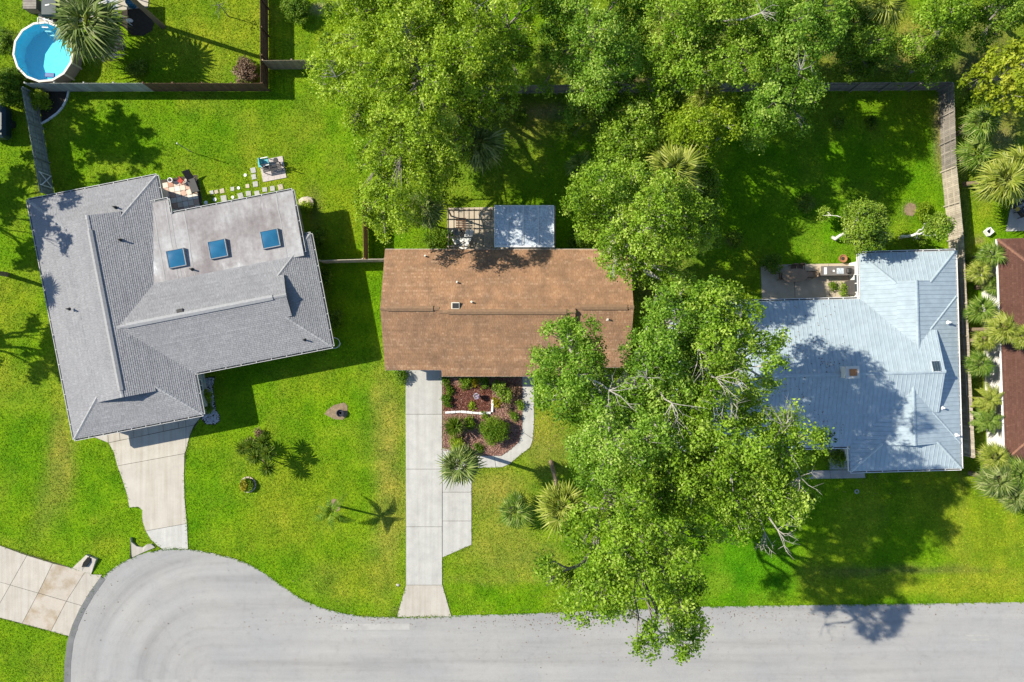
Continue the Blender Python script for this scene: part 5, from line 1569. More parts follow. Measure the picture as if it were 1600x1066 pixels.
def tree(name, label, base, poly, ztop, zedge, seed, mat='leaf', sp=1.35, leaf=.165, dens=.9, trunk=.3, bark='bark', under=.5, drop=.06, dead=(), group=None, nl=6, fork=.38, per=40, cat='tree', sig=.19):
    rg = np.random.default_rng(seed)
    xs = [p[0] for p in poly]; ys = [p[1] for p in poly]
    cand = np.stack([rg.uniform(min(xs), max(xs), 6000), rg.uniform(min(ys), max(ys), 6000)], 1)
    k = inside(cand[:, 0], cand[:, 1], poly)
    cand = cand[k]; ed = edge_dist(cand[:, 0], cand[:, 1], poly)
    dm = max(ed.max(), 1)
    spp = sp * S
    acc = []
    for (x, y), e_ in zip(cand, ed):
        z = zedge + (ztop - zedge) * (1 - (1 - min(1, e_ / (dm * .8))) ** 2)
        m = 1 / (1 - z / H)
        r = sp * rg.uniform(.50, .80)
        if e_ < r * S * m * .72: 
            if e_ < .35 * S * m: continue
            r = max(.4, e_ / (S * m) * 1.15)
        if any((x - a[0]) ** 2 + (y - a[1]) ** 2 < (spp * m * (.55 + .45 * min(r, a[3]) / sp)) ** 2 * .8 for a in acc): continue
        acc.append((x, y, z + rg.normal(0, .8), r))
    bo = []
    for x, y, z, r in acc:
        if rg.random() < drop: continue
        p = P(x, y, z); bo.append((p.x, p.y, p.z, r))
    n0 = len(bo)
    for i in range(n0):
        if rg.random() < under:
            x, y, z, r = bo[i]
            bo.append((x * .985 + rg.normal(0, .3 * sp), y * .985 + rg.normal(0, .3 * sp), z - rg.uniform(1.4, 3.4), r * 1.1))
    bo = np.array(bo)
    b0 = P(*base)
    root = thing(name, label, cat, (b0.x, b0.y, 0), group=group)
    q, rn = foliage(bo, rg, leaf, dens, per, sig=sig)
    mesh_np('crown', q, 4, M[mat], root, rn)
    # trunk and limbs
    ce = bo[:, :3].mean(0)
    fk = Vector((b0.x + (ce[0] - b0.x) * .25, b0.y + (ce[1] - b0.y) * .25, ztop * fork))
    MB().tube(limb_path(b0 - Vector((0, 0, .1)), fk, rg, 0, 4), [trunk * 1.35, trunk * 1.05, trunk, trunk * .95, trunk * .85], 10).build('trunk', M[bark], root, smooth=True)
    nl = min(nl, len(bo))
    cen = bo[rg.choice(len(bo), nl, replace=False), :3].copy()
    for _ in range(6):
        lab_ = np.argmin(((bo[:, None, :3] - cen[None]) ** 2).sum(2), 1)
        for j in range(nl):
            if (lab_ == j).any(): cen[j] = bo[lab_ == j, :3].mean(0)
    for j in range(nl):
        mem = bo[lab_ == j]
        if not len(mem): continue
        mb = MB()
        tip = Vector(cen[j]) - Vector((0, 0, .7))
        pt_ = limb_path(fk, tip, rg, .10, 5)
        rr = trunk * .62
        mb.tube(pt_, [rr, rr * .85, rr * .72, rr * .6, rr * .5, rr * .38], 8)
        for x, y, z, r in mem:
            st_ = pt_[rg.integers(2, 6)]
            bp_ = limb_path(st_, (x, y, z + r * .15), rg, .06, 3)
            mb.tube(bp_, [rr * .36, rr * .27, rr * .2, .02], 5, caps=False)
            for _ in range(3):
                d = Vector(rg.normal(size=3)); d.z = abs(d.z) * .7; d.normalize()
                mb.tube([bp_[2], bp_[3] + d * r * .8], [.03, .01], 3, caps=False)
        mb.build('limb', M[bark], root)
    for dx, dy, dz, L in dead:
        mb = MB()
        p = P(dx, dy, dz)
        jn = cen[np.argmin(((cen - np.array(p)) ** 2).sum(1))]
        dirv = (p - Vector(jn)); dirv.z *= .3
        if dirv.length > 1e-3: dirv.normalize()
        mb.tube(limb_path(Vector(jn) - Vector((0, 0, .8)), p, rg, .05, 3), [.09, .07, .05, .035], 5, caps=False)
        dead_spray(mb, p, rg, L, 7, .026, dirv)
        mb.build('dead_branch', M['bark_pale'], root)
    return root

T1 = [(505, -60), (497, 10), (515, 40), (500, 70), (478, 118), (492, 140), (520, 168), (545, 200), (556, 216), (540, 195), (552, 225), (566, 245), (548, 268), (560, 300), (557, 345), (590, 356), (620, 364), (640, 348), (650, 310), (690, 296), (705, 262),
      (742, 250), (730, 205), (770, 190), (800, 178), (805, 145), (838, 128), (828, 60), (850, 0), (850, -60)]
tree('broadleaf_tree', 'large sprawling bright green tree at the top between the two back yards', (665, 130), T1, 11.5, 7.5, 101, 'leaf_bright', 1.35, leaf=.165, dens=.85, drop=.1, under=.45, trunk=.36, bark='bark', nl=9, dead=((720, 105, 11, 1.1), (525, 120, 10, 1.0), (640, 50, 11.5, 1.0), (750, 8, 11, 1.3)), group='tall trees of the back yards')
TA = [(848, -60), (838, 40), (850, 100), (882, 112), (886, 145), (912, 168), (945, 160), (968, 135), (985, 112), (1010, 100), (1022, 40), (1005, -60)]
tree('broadleaf_tree', 'dense green tree over the back fence, next to the sprawling tree', (905, 100), TA, 10.5, 7.5, 102, 'leaf_mid', 1.25, dens=.95, drop=.06, trunk=.3, group='tall trees of the back yards', under=.35)
TB = [(1005, -60), (1018, 60), (1004, 105), (1035, 138), (1062, 150), (1100, 138), (1150, 128), (1185, 132), (1192, 80), (1170, 30), (1185, -60)]
tree('broadleaf_tree', 'green tree in the middle of the back fence treeline', (1060, 110), TB, 10.5, 8, 103, 'leaf', 1.25, dens=.9, drop=.08, trunk=.3, group='tall trees of the back yards', under=.35, dead=((1190, 20, 11, 1.0),))
TC = [(1185, -60), (1172, 50), (1192, 108), (1180, 158), (1200, 205), (1232, 196), (1258, 212), (1282, 180), (1288, 128), (1262, 100), (1300, 75), (1330, 30), (1335, -60)]
tree('broadleaf_tree', 'dark green tree overhanging the corner of the shaded back lawn', (1190, 140), TC, 10.5, 8, 104, 'leaf_mid', 1.3, dens=.85, drop=.1, trunk=.32, group='tall trees of the back yards', under=.45, dead=((1250, 110, 10.5, 1.2),))
TD = [(955, 182), (982, 155), (1032, 160), (1052, 182), (1042, 215), (1002, 252), (985, 268), (950, 262), (928, 295), (912, 278), (930, 228)]
tree('broadleaf_tree', 'medium green tree beside the lime tree in the middle back yard', (985, 235), TD, 7.5, 5, 105, 'leaf', 1.1, trunk=.2, group='smaller trees of the back yards', under=.5)
TE = [(1042, 185), (1072, 166), (1100, 160), (1146, 138), (1158, 172), (1152, 212), (1122, 228), (1092, 252), (1060, 228), (1044, 208)]
tree('lime_tree', 'bright lime green tree in the middle back yard', (1075, 215), TE, 9, 7, 106, 'leaf_lime', 1.0, leaf=.17, trunk=.2, bark='bark_pale', group='smaller trees of the back yards', under=.6, drop=.02)
TF = [(888, 292), (905, 258), (962, 245), (1002, 262), (1052, 276), (1092, 300), (1118, 332), (1112, 372), (1092, 410), (1080, 448), (1042, 452), (1002, 448), (980, 442), (950, 420), (912, 388), (905, 350), (888, 320)]
tree('oak_tree', 'light green oak overhanging the corner of the brown roof', (950, 400), TF, 13, 8.5, 107, 'leaf', 1.25, trunk=.34, bark='bark_pale', group='front and side oaks', nl=8, dead=((1022, 340, 13, 1.4), (960, 410, 11, 1.1)), under=.4)
TF2 = [(1085, 250), (1120, 262), (1126, 300), (1118, 345), (1124, 380), (1110, 400), (1085, 380), (1080, 300)]
tree('broadleaf_tree', 'low dark green tree in the shade east of the light green oak', (1080, 330), TF2, 6, 4, 108, 'leaf_dark', 1.0, trunk=.16, group='smaller trees of the back yards')
OA = [(845, 512), (880, 495), (928, 500), (932, 545), (945, 592), (978, 590), (1000, 545), (1008, 470), (1062, 435), (1125, 440), (1140, 520), (1115, 600), (1095, 690), (1040, 740), (985, 780), (925, 785), (898, 738), (868, 690), (900, 680), (905, 662), (850, 652), (835, 602)]
tree('oak_tree', 'big front oak reaching over the brown roof and walkway', (940, 610), OA, 16.5, 13, 109, 'leaf_mid', 1.3, leaf=.165, trunk=.42, bark='bark_pale', group='front and side oaks', nl=9, drop=.1, under=.45,
     dead=((952, 610, 16.3, 1.6), (945, 645, 15.8, 1.5), (1050, 630, 16.8, 1.7), (1090, 545, 16.3, 1.6), (1010, 590, 16.8, 1.0), (985, 705, 15.3, 1.2)))
OB = [(1100, 450), (1150, 425), (1162, 470), (1202, 490), (1226, 520), (1232, 560), (1216, 602), (1190, 626), (1240, 622), (1266, 660), (1302, 682), (1292, 722), (1262, 746), (1278, 782), (1272, 822), (1232, 816), (1190, 828), (1142, 852), (1105, 835), (1050, 810), (985, 775), (980, 715), (1030, 665), (1050, 590), (1070, 515), (1075, 450)]
tree('oak_tree', 'big front oak overhanging the pale metal roof', (1010, 655), OB, 16.6, 14, 110, 'leaf', 1.3, leaf=.165, trunk=.42, bark='bark_pale', group='front and side oaks', nl=10, drop=.22, under=.3,
     dead=((1140, 622, 16.8, 1.7), (1160, 525, 15.8, 1.4), (1205, 690, 15.8, 1.9), (1250, 745, 15.3, 1.5), (1118, 590, 16.8, 1.6), (1215, 828, 15.3, 1.5), (1195, 832, 14.8, 1.3), (1110, 735, 15.8, 1.4), (1225, 665, 15.8, 1.6)))
OC = [(932, 782), (962, 745), (1020, 740), (1075, 790), (1114, 836), (1090, 864), (1094, 902), (1082, 935), (1100, 975), (1096, 1014), (1062, 1046), (1016, 1034), (984, 1002), (980, 966), (960, 956), (932, 970), (902, 998), (868, 968), (860, 934), (836, 902), (842, 848), (904, 828)]
tree('oak_tree', 'front oak whose boughs hang over the street', (930, 730), OC, 19, 16.5, 111, 'leaf', 1.25, leaf=.165, trunk=.34, bark='bark', group='front and side oaks', nl=8, drop=.2, under=.35, dens=.85,
     dead=((1062, 840, 14.3, 1.2), (1000, 935, 13.8, 1.2), (1045, 990, 13.3, 1.0), (975, 860, 14.8, 1.0)))
TG = [(1440, -40), (1445, 20), (1460, 45), (1480, 58), (1512, 45), (1530, 20), (1540, -40)]
tree('broadleaf_tree', 'round green tree at the top edge near the fence corner', (1460, 60), TG, 9, 6.5, 112, 'leaf', 1.05, trunk=.22, group='tall trees of the back yards', under=.4)
TG2 = [(1535, -40), (1540, 30), (1560, 50), (1605, 40), (1640, -40)]
tree('broadleaf_tree', 'dark green tree in the top right corner', (1540, 30), TG2, 9, 6.5, 113, 'leaf_dark', 1.1, trunk=.22, group='tall trees of the back yards', under=.4)
TH = [(1523, 82), (1545, 70), (1565, 72), (1600, 60), (1660, 60), (1660, 170), (1600, 165), (1575, 150), (1560, 138), (1572, 120), (1535, 108)]
tree('pine_tree', 'yellow green pine with tufted needles at the right edge', (1520, 140), TH, 10, 8, 114, 'leaf_pine', .95, leaf=.235, trunk=.2, bark='bark', group='tall trees of the back yards', under=.25, drop=.12, sig=.17)
TS = [(1435, 72), (1455, 62), (1500, 66), (1512, 82), (1505, 104), (1460, 108), (1432, 104)]
tree('broadleaf_tree', 'low dark bushy tree behind the back fence corner', (1462, 100), TS, 4, 2.5, 115, 'leaf_dark', .95, trunk=.14, group='smaller trees of the back yards', under=.5)
TS2 = [(1330, 65), (1360, 58), (1400, 70), (1405, 98), (1380, 106), (1335, 104)]
tree('broadleaf_tree', 'low dark bushy tree behind the middle of the back fence', (1360, 102), TS2, 4, 2.5, 116, 'leaf_dark', .95, trunk=.14, group='smaller trees of the back yards', under=.5)
TS3 = [(885, 150), (920, 128), (965, 140), (985, 160), (965, 180), (930, 192), (895, 178)]
tree('broadleaf_tree', 'leafy dark tree leaning over the back fence behind the brown house', (925, 180), TS3, 6, 4, 117, 'leaf_dark', 1.0, trunk=.16, group='smaller trees of the back yards', under=.5)
TI = [(1290, 40), (1330, 5), (1380, 22), (1397, 70), (1365, 92), (1307, 96)]
tree('broadleaf_tree', 'dim green tree behind the fence below the top edge palm', (1335, 100), TI, 6.5, 4.5, 120, 'leaf_dark', 1.1, trunk=.18, group='smaller trees of the back yards')
# white-trunked citrus trees of the right back yard
C1 = [(1318, 326), (1334, 316), (1356, 313), (1375, 322), (1387, 346), (1396, 366), (1385, 381), (1359, 391), (1341, 394), (1326, 377), (1323, 347)]
tree('citrus_tree', 'larger glossy green tree with white trunk behind the metal roofed house', (1302, 371), C1, 5.6, 3.8, 118, 'leaf_citrus', .72, leaf=.15, trunk=.13, bark='bark_white', group='white trunked yard trees', under=.3, drop=0, dens=2.0, nl=5, sig=.15)
C2 = [(1443, 347), (1453, 337), (1471, 338), (1486, 347), (1488, 363), (1477, 374), (1460, 377), (1447, 366)]
tree('citrus_tree', 'smaller glossy green tree with white trunk beside the fence', (1407, 372), C2, 5.2, 3.8, 119, 'leaf_citrus', .68, leaf=.15, trunk=.11, bark='bark_white', group='white trunked yard trees', under=.3, drop=0, dens=2.0, nl=4, sig=.15)
# trees outside the left edge that shade the lawn
for i, (bx, by, poly, zt, ze_) in enumerate(((-60, 150, [(-300, 20), (-170, 10), (-140, 70), (-170, 140), (-300, 130)], 10, 7), (-150, 300, [(-330, 140), (-200, 140), (-190, 230), (-210, 330), (-330, 330)], 10, 7), (-150, 510, [(-330, 440), (-240, 430), (-190, 470), (-210, 530), (-330, 540)], 9, 7))):
    tree('broadleaf_tree', ['tree beyond the left edge shading the fenced lawn', 'tree beyond the left edge shading the strip beside the fence', 'tree beyond the left edge shading the grass west of the grey house'][i], (bx, by), poly, zt, ze_, 130 + i, 'leaf_dark', 1.5, leaf=.34, dens=.9, trunk=.25, group='trees beyond the left edge', under=.2, drop=.15)

# ------------------------------------------------------------------ shrubs
def shrub(label, px, py, r, h, mat='leaf_shrub', seed=None, leaf=.1, per=20, name='shrub', cat='shrub', lumps=None, dens=2.6, group=None, z0=0.0, sig=.1):
    rg = np.random.default_rng(seed if seed is not None else int(px * 13 + py * 7))
    b = P(px, py, h * .6)
    root = thing(name, label, cat, (b.x, b.y, 0), group=group)
    n = lumps or max(3, int(r * r * 9))
    bo = []
    for k in range(n):
        a = 2.4 * k; d = r * .72 * math.sqrt((k + .3) / n)
        zz = z0 + h * (.55 + .35 * (1 - d / r)) * rg.uniform(.85, 1.1) - r * .1
        bo.append((b.x + d * math.cos(a), b.y + d * math.sin(a), max(zz, .12), r * rg.uniform(.38, .5) if n > 3 else r * .6))
    q, rn = foliage(np.array(bo), rg, leaf, 1.25, per, .9, sig)
    mesh_np('foliage', q, 4, M[mat], root, rn)
    mb = MB()
    for k in range(4):
        a = k * 1.6; mb.tube([(b.x, b.y, z0 - .02), (b.x + .4 * r * math.cos(a), b.y + .4 * r * math.sin(a), z0 + h * .7)], [.03, .012], 5)
    mb.build('stem', M['bark'], root)
    return root

for lab, px, py, r, h, mt in (
    ('round clipped green shrub in the middle of the flower bed', 773, 673, .98, 1.25, 'leaf_shrub'),
    ('dark leafy shrub at the corner of the brown house driveway', 627, 586, .5, .6, 'leaf_dark'),
    ('small shrub at the top corner of the flower bed by the driveway', 696, 594, .32, .4, 'leaf_shrub'),
    ('small shrub in the red mulch second down along the driveway', 702, 609, .3, .38, 'leaf_shrub'),
    ('small shrub in the red mulch third down along the driveway', 698, 626, .34, .42, 'leaf_shrub'),
    ('low green shrub under the brown eave in the flower bed', 728, 595, .5, .5, 'leaf_shrub'),
    ('low pale shrub under the brown eave nearer the walkway', 742, 596, .3, .4, 'leaf_yellow'),
    ('pale leggy shrub beside the white edging stones', 780, 605, .5, .9, 'leaf_citrus'),
    ('second pale leggy shrub nearer the walkway in the bed', 790, 616, .48, .8, 'leaf_citrus'),
    ('small green shrub beside the walkway edge', 813, 632, .28, .4, 'leaf_shrub'),
    ('green bush between the spiky plant and the round shrub', 734, 660, .42, .6, 'leaf_shrub'),
    ('yellow green low shrub below the spiky plant', 714, 693, .5, .5, 'leaf_lime'),
    ('tiny pale plant beside the purple flower pot', 738, 634, .2, .25, 'leaf_lime'),
    ('low green plant under the eave, middle of the bed', 757, 597, .34, .4, 'leaf_dark'),
    ('straggly brown plant beside the walkway in the bed', 804, 612, .4, .5, 'leaf_brown'),
    ('low yellowish plant beside the white edging corner', 776, 628, .28, .3, 'leaf_yellow'),
    ('small dark plant near the walkway bend in the bed', 803, 650, .3, .4, 'leaf_dark'),
    ('pale dry plant below the straggly brown plant', 792, 632, .34, .35, 'leaf_brown'),
    ('small green plant at the lower end of the bed', 748, 700, .3, .35, 'leaf_shrub'),
    ('tiny green plant just below the white edging', 757, 649, .22, .28, 'leaf_shrub'),
    ('bushy green shrub left of the pergola', 684, 377, 1.0, 1.1, 'leaf_shrub'),
    ('green shrub at the left corner of the beige patio', 1204, 411, .75, 1.1, 'leaf_dark'),
    ('potted green plant on the beige patio by the dark cabinet', 1318, 452, .38, .6, 'leaf_citrus'),
    ('small potted plant on the beige patio, left of the other pots', 1302, 447, .28, .5, 'leaf_shrub'),
    ('leafy shrub in the shade by the grey house east wall, upper', 497, 372, .6, .9, 'leaf_dark'),
    ('leafy shrub in the shade by the grey house east wall, middle', 508, 435, .6, 1.0, 'leaf_dark'),
    ('leafy shrub in the shade by the grey house east wall, lower', 524, 497, .7, 1.0, 'leaf_dark'),
    ('bright small shrub by the boulder at the flat roof corner', 480, 322, .35, .5, 'leaf_lime'),
    ('yellow green shrub in the fenced corner bed', 60, 155, .75, 1.0, 'leaf_lime'),
    ('dark bush at the left edge beside the pool', 8, 66, .9, 1.3, 'leaf_dark'),
    ('dark green bush at the left edge below the pool fence line', 12, 135, 1.3, 1.6, 'leaf_shrub'),
    ('reddish brown dry shrub in the top left yard', 384, 110, .85, .9, 'leaf_brown'),
    ('dry brush tangle in the palm shadow by the soil bed', 215, 108, .7, .6, 'leaf_citrus'),
    ('dark shrub in the dim end of the tan fence', 462, 12, 1.0, 1.3, 'leaf_dark'),
    ('leggy light shrub near the round dirt patch', 1440, 330, .6, .8, 'leaf_lime'),
    ('small weedy plant in the shaded right back lawn', 1258, 318, .6, .4, 'leaf_citrus'),
    ('small weed clump at the top of the shaded back lawn', 1362, 190, .45, .35, 'leaf_shrub'),
    ('low weed clump beside the shaded fence corner', 1310, 192, .35, .3, 'leaf_citrus'),
    ('green shrub along the side fence south of the citrus tree', 1508, 402, .4, .8, 'leaf_dark'),
    ('small shrub in the shaded lawn east of the oak', 1150, 372, .5, .5, 'leaf_shrub'),
    ('dark shrub under the canopy eave of the brown house', 905, 375, .8, 1.3, 'leaf_dark'),
    ('leafy shrub in the shaded yard behind the canopy', 812, 185, .6, .6, 'leaf_shrub'),
    ('shaded weed clump between the trees of the middle yard', 925, 165, .7, .7, 'leaf_shrub'),
    ('dark shrub at the pebble bed in the house corner', 325, 618, .4, .7, 'leaf_lime'),
    ('spiky dark plant in the pebble bed near the garage', 326, 636, .35, .5, 'leaf_dark'),
    ('dark shrub against the front wall of the metal roofed house', 1310, 715, .7, .8, 'leaf_dark'),
    ('leafy shrub among the fan palms near the fence corner', 1520, 165, .8, 1.3, 'leaf_shrub'),
):
    shrub(lab, px, py, r * 1.12, h, mt, leaf=.085 if 'clipped' in lab else .12)

def flowers(root, n, r, z, mats, size=.06):
    for nm, mt, cnt in mats:
        a = rng.uniform(0, 6.28, cnt); d = r * np.sqrt(rng.random(cnt))
        c = np.stack([root.location.x + d * np.cos(a), root.location.y + d * np.sin(a), root.location.z + z + rng.uniform(-.05, .08, cnt)], 1)
        mesh_np(nm, leaf_quads(c, np.full(cnt, size), rng, 1.0, .9), 4, mt, root, rng.random(cnt), kind='stuff')
M['petal_purple'] = simple('petal_purple', (.42, .30, .48), (.55, .45, .58), 6, .7)
flowers(bpy.data.objects['garden_statue'], 0, .24, .72, (('petals', M['petal_purple'], 130), ('leaves', M['leaf_shrub'], 60)), .08)
flowers(bpy.data.objects['flower_planter'], 0, .5, .32, (('leaves', M['leaf_shrub'], 900),), .17)
fp_ = bpy.data.objects['flower_planter']
a = rng.uniform(0, 6.28, 200); d = .3 * np.sqrt(rng.random(200))
mesh_np('petals', leaf_quads(np.stack([fp_.location.x - .22 + d * np.cos(a), fp_.location.y + .0 + 1.6 * d * np.sin(a), .45 + rng.uniform(-.05, .05, 200)], 1), np.full(200, .11), rng, 1.2, .9), 4, M['leaf_yellow'], fp_, rng.random(200), kind='stuff')

# ------------------------------------------------------------------ palms
def fan_mesh(seed, pet=.8, blade=.85, nseg=15, spread=105, droop=.35, mat=None):
    rg = random.Random(seed)
    mb = MB()
    # petiole
    pts = [(0, 0, 0), (pet * .5, 0, .05), (pet, 0, .0)]
    mb.tube(pts, [.028, .02, .014], 4, r=.75)
    for k in range(nseg):
        t = k / (nseg - 1) * 2 - 1
        a = R(t * spread) + rg.uniform(-.04, .04)
        L = blade * (1 - .28 * abs(t) ** 2) * rg.uniform(.9, 1.08)
        ca, sa = math.cos(a), math.sin(a)
        w0 = .055
        fold = .06 * (1 if k % 2 else -1)
        def pt(s, w, z): return (pet + ca * s - sa * w, sa * s + ca * w, z)
        d1 = -droop * .12 * L; d2 = -droop * L * rg.uniform(.7, 1.5)
        r = rg.random()
        vs_ = [pt(.02, -.012, 0), pt(.02, .012, 0), pt(L * .55, w0, d1 - .02), pt(L * .55, 0, d1 + .02), pt(L * .55, -w0, d1 - .02), pt(L, 0, d2)]
        mb.add(vs_, [(0, 1, 2, 3), (0, 3, 4), (4, 3, 5), (3, 2, 5)], r)
    me = bpy.data.meshes.new('fan_frond')
    me.from_pydata(mb.v, [], mb.f)
    at = me.attributes.new('rnd', 'FLOAT', 'FACE'); at.data.foreach_set('value', mb.r)
    me.materials.append(mat)
    return me
FAN = {}
for key in ('frond', 'frond_yel', 'frond_grey', 'frond_dead'):
    FAN[key] = [fan_mesh(s, pet=.62 + .12 * (s % 3), blade=.95, droop=.28 + .14 * (s % 4) + (.3 if key == 'frond_dead' else 0), mat=M[key]) for s in range(5)]

def feather_mesh(seed, L=1.9, n=26, mat=None, droop=.9, lw=.34):
    rg = random.Random(seed)
    mb = MB()
    sp_ = []
    for i in range(9):
        t = i / 8
        sp_.append(Vector((L * t * (1 - .18 * t), 0, .45 * L * t * (1 - t) * 1.6 - droop * t ** 2 * L * .42)))
    mb.tube(sp_, [.03 - .022 * i / 8 for i in range(9)], 4, r=.7)
    for k in range(n):
        t = .14 + .86 * k / n
        f = t * 8; i = min(7, int(f)); p = sp_[i].lerp(sp_[i + 1], f - i)
        d = (sp_[i + 1] - sp_[i]).normalized()
        l = lw * math.sin(math.pi * (.12 + .86 * t)) * rg.uniform(.85, 1.15) + .08
        for s_ in (-1, 1):
            side = Vector((d.x * .55, s_ * .85, d.z * .55 - .25)).normalized()
            e_ = p + side * l
            wv_ = d * .028
            mb.add([p - wv_, p + wv_, p.lerp(e_, .6) + wv_ + Vector((0, 0, .02)), e_, p.lerp(e_, .6) - wv_ + Vector((0, 0, .02))], [(0, 1, 2, 3, 4)], rg.random())
    me = bpy.data.meshes.new('feather_frond')
    me.from_pydata(mb.v, [], mb.f)
    at = me.attributes.new('rnd', 'FLOAT', 'FACE'); at.data.foreach_set('value', mb.r)
    me.materials.append(mat)
    return me
FEA = {k: [feather_mesh(s, mat=M[k], droop=.8 + .2 * s) for s in range(3)] for k in ('frond', 'frond_yel', 'leaf_shrub')}

def palm(label, px, py, z, rad, n=26, key='frond', base=None, kind='fan', seed=0, trunk=.16, dead=3, group='fan palms', lo=-30, hi=80, name='fan_palm'):
    rg = random.Random(seed * 31 + int(px))
    top = P(px, py, z)
    b = P(*base) if base else Vector((top.x, top.y, 0))
    root = thing(name, label, 'palm', (b.x, b.y, 0), group=group)
    mid = b.lerp(top, .5); mid.z = top.z * .5
    q = [b - Vector((0, 0, .05)), b.lerp(Vector((mid.x, mid.y, mid.z)), .5), mid, mid.lerp(top, .6), top - Vector((0, 0, .02))]
    MB().tube(q, [trunk * 1.25, trunk, trunk * .9, trunk * .9, trunk * .8], 10).build('trunk', M['palm_bark'], root)
    loc = LOC[root.name] @ top
    full = (1.62 if kind == 'fan' else 1.75)
    for i in range(n + dead):
        isd = i >= n
        az = i * 2.39996 + rg.uniform(-.25, .25)
        t = (i / n) if not isd else 1.0
        el = hi + (lo - hi) * t ** .85 + rg.uniform(-8, 8)
        if isd: el = lo - rg.uniform(15, 35)
        me = rg.choice(FAN['frond_dead'] if isd else (FAN[key] if kind == 'fan' else FEA[key]))
        o = bpy.data.objects.new('frond', me)
        C.objects.link(o); o.parent = root
        s = rad / full * rg.uniform(.74, 1.12) * (.82 if t < .2 else 1)
        o.matrix_local = Matrix.Translation(loc) @ Matrix.Rotation(az, 4, 'Z') @ Matrix.Rotation(-R(el), 4, 'Y') @ Matrix.Rotation(rg.uniform(-.35, .35), 4, 'X') @ Matrix.Scale(s, 4)
    return root

PALMS = [
    ('wide fan palm beside the round pool', 143, 42, 3.5, 2.9, 34, 'frond_grey', None),
    ('tall fan palm over the side strip of the white driveway', 718, 725, 6.5, 1.8, 22, 'frond_grey', None),
    ('leaning fan palm in front of the oak over the dry lawn', 878, 790, 6.0, 2.1, 26, 'frond_yel', (861, 722)),
    ('short fan palm on the dry lawn right of the driveway', 806, 798, 2.0, 1.5, 20, 'frond', None),
    ('fan palm with leaning trunk behind the brown house left of the pergola', 664, 325, 5.0, 1.75, 22, 'frond_grey', (673, 354)),
    ('dark fan palm under the sprawling tree', 748, 225, 6.0, 2.1, 30, 'frond_grey', None),
    ('bright fan palm between the lime tree and the light green oak', 1052, 268, 8.0, 2.2, 34, 'frond_yel', None),
    ('small yellowish fan palm behind the lime tree', 1100, 148, 7.5, 1.5, 22, 'frond_yel', None),
    ('yellow green fan palm at the top edge behind the back fence', 1380, 8, 7.0, 1.8, 26, 'frond_yel', None),
    ('low fan palm in the dark middle yard', 905, 258, 2.6, 1.3, 20, 'frond', None),
    ('northernmost fan palm of the strip beside the side fence', 1532, 192, 2.8, 1.6, 26, 'frond', None),
    ('fan palm second from the north in the side strip', 1524, 240, 2.6, 1.5, 24, 'frond', None),
    ('fan palm with exposed pale trunk beside the white terrace', 1566, 282, 4.6, 2.1, 34, 'frond_yel', (1507, 288)),
    ('fan palm at the right edge above the white terrace', 1596, 262, 4.6, 1.9, 28, 'frond_yel', None),
    ('fan palm at the north corner of the red brown roof', 1541, 398, 2.6, 1.35, 24, 'frond', None),
    ('yellowish fan palm close to the fence below the roof corner', 1524, 424, 2.4, 1.25, 22, 'frond_yel', None),
    ('small fan palm against the pale strip beside the red brown roof', 1546, 446, 2.0, 1.1, 20, 'frond', None),
    ('dark fan palm leaning on the fence beside the metal roof gable', 1526, 484, 2.8, 1.5, 26, 'frond', None),
    ('bright fan palm overlapping the red brown roof edge', 1560, 514, 4.6, 1.5, 28, 'frond_yel', None),
    ('fan palm at the right edge over the red brown roof', 1590, 528, 5.0, 1.2, 24, 'frond_yel', None),
    ('pale yellow fan palm by the fence above the air conditioner', 1530, 532, 3.2, 1.2, 22, 'frond_yel', None),
    ('green fan palm beside the air conditioner', 1523, 568, 2.8, 1.3, 24, 'frond', None),
    ('fan palm at the south end of the side fence', 1548, 714, 3.0, 1.45, 26, 'frond_yel', None),
    ('fan palm south of the red brown roof nearest the lawn', 1560, 752, 3.2, 1.5, 28, 'frond_grey', None),
    ('fan palm at the right edge south of the red brown roof', 1590, 740, 3.4, 1.4, 28, 'frond', None),
    ('grey green fan palm in the lowest corner of the palm strip', 1584, 776, 2.8, 1.35, 26, 'frond_grey', None),
]
for i, (lab, px, py, z, rad, n, key, base) in enumerate(PALMS):
    side_strip = px > 1515 and 380 < py < 740
    palm(lab, px + (7 if side_strip else 0), py, z, rad * (.84 if side_strip else 1), n, key, base, seed=i + 1, dead=6 if px > 1500 else 4)
for i, (px, py, lab) in enumerate(((1533, 624, 'bushy bright feather palm beside the side fence, upper of two'), (1533, 656, 'bushy green feather palm beside the side fence, lower of two'))):
    palm(lab, px + 9, py, 2.2, 1.3, 40, 'frond_yel' if i == 0 else 'frond', None, 'feather', 70 + i, .12, 0, 'feather palms', -15, 80, 'feather_palm')
palm('slender young feather palm with drooping fronds in the front lawn', 520, 800, 2.6, 1.9, 7, 'leaf_shrub', (525, 790), 'feather', 90, .09, 0, 'feather palms', -5, 60, 'feather_palm')
palm('fan palm beyond the left edge shading the grey roof', -95, 415, 6.5, 1.9, 26, 'frond', None, seed=95)

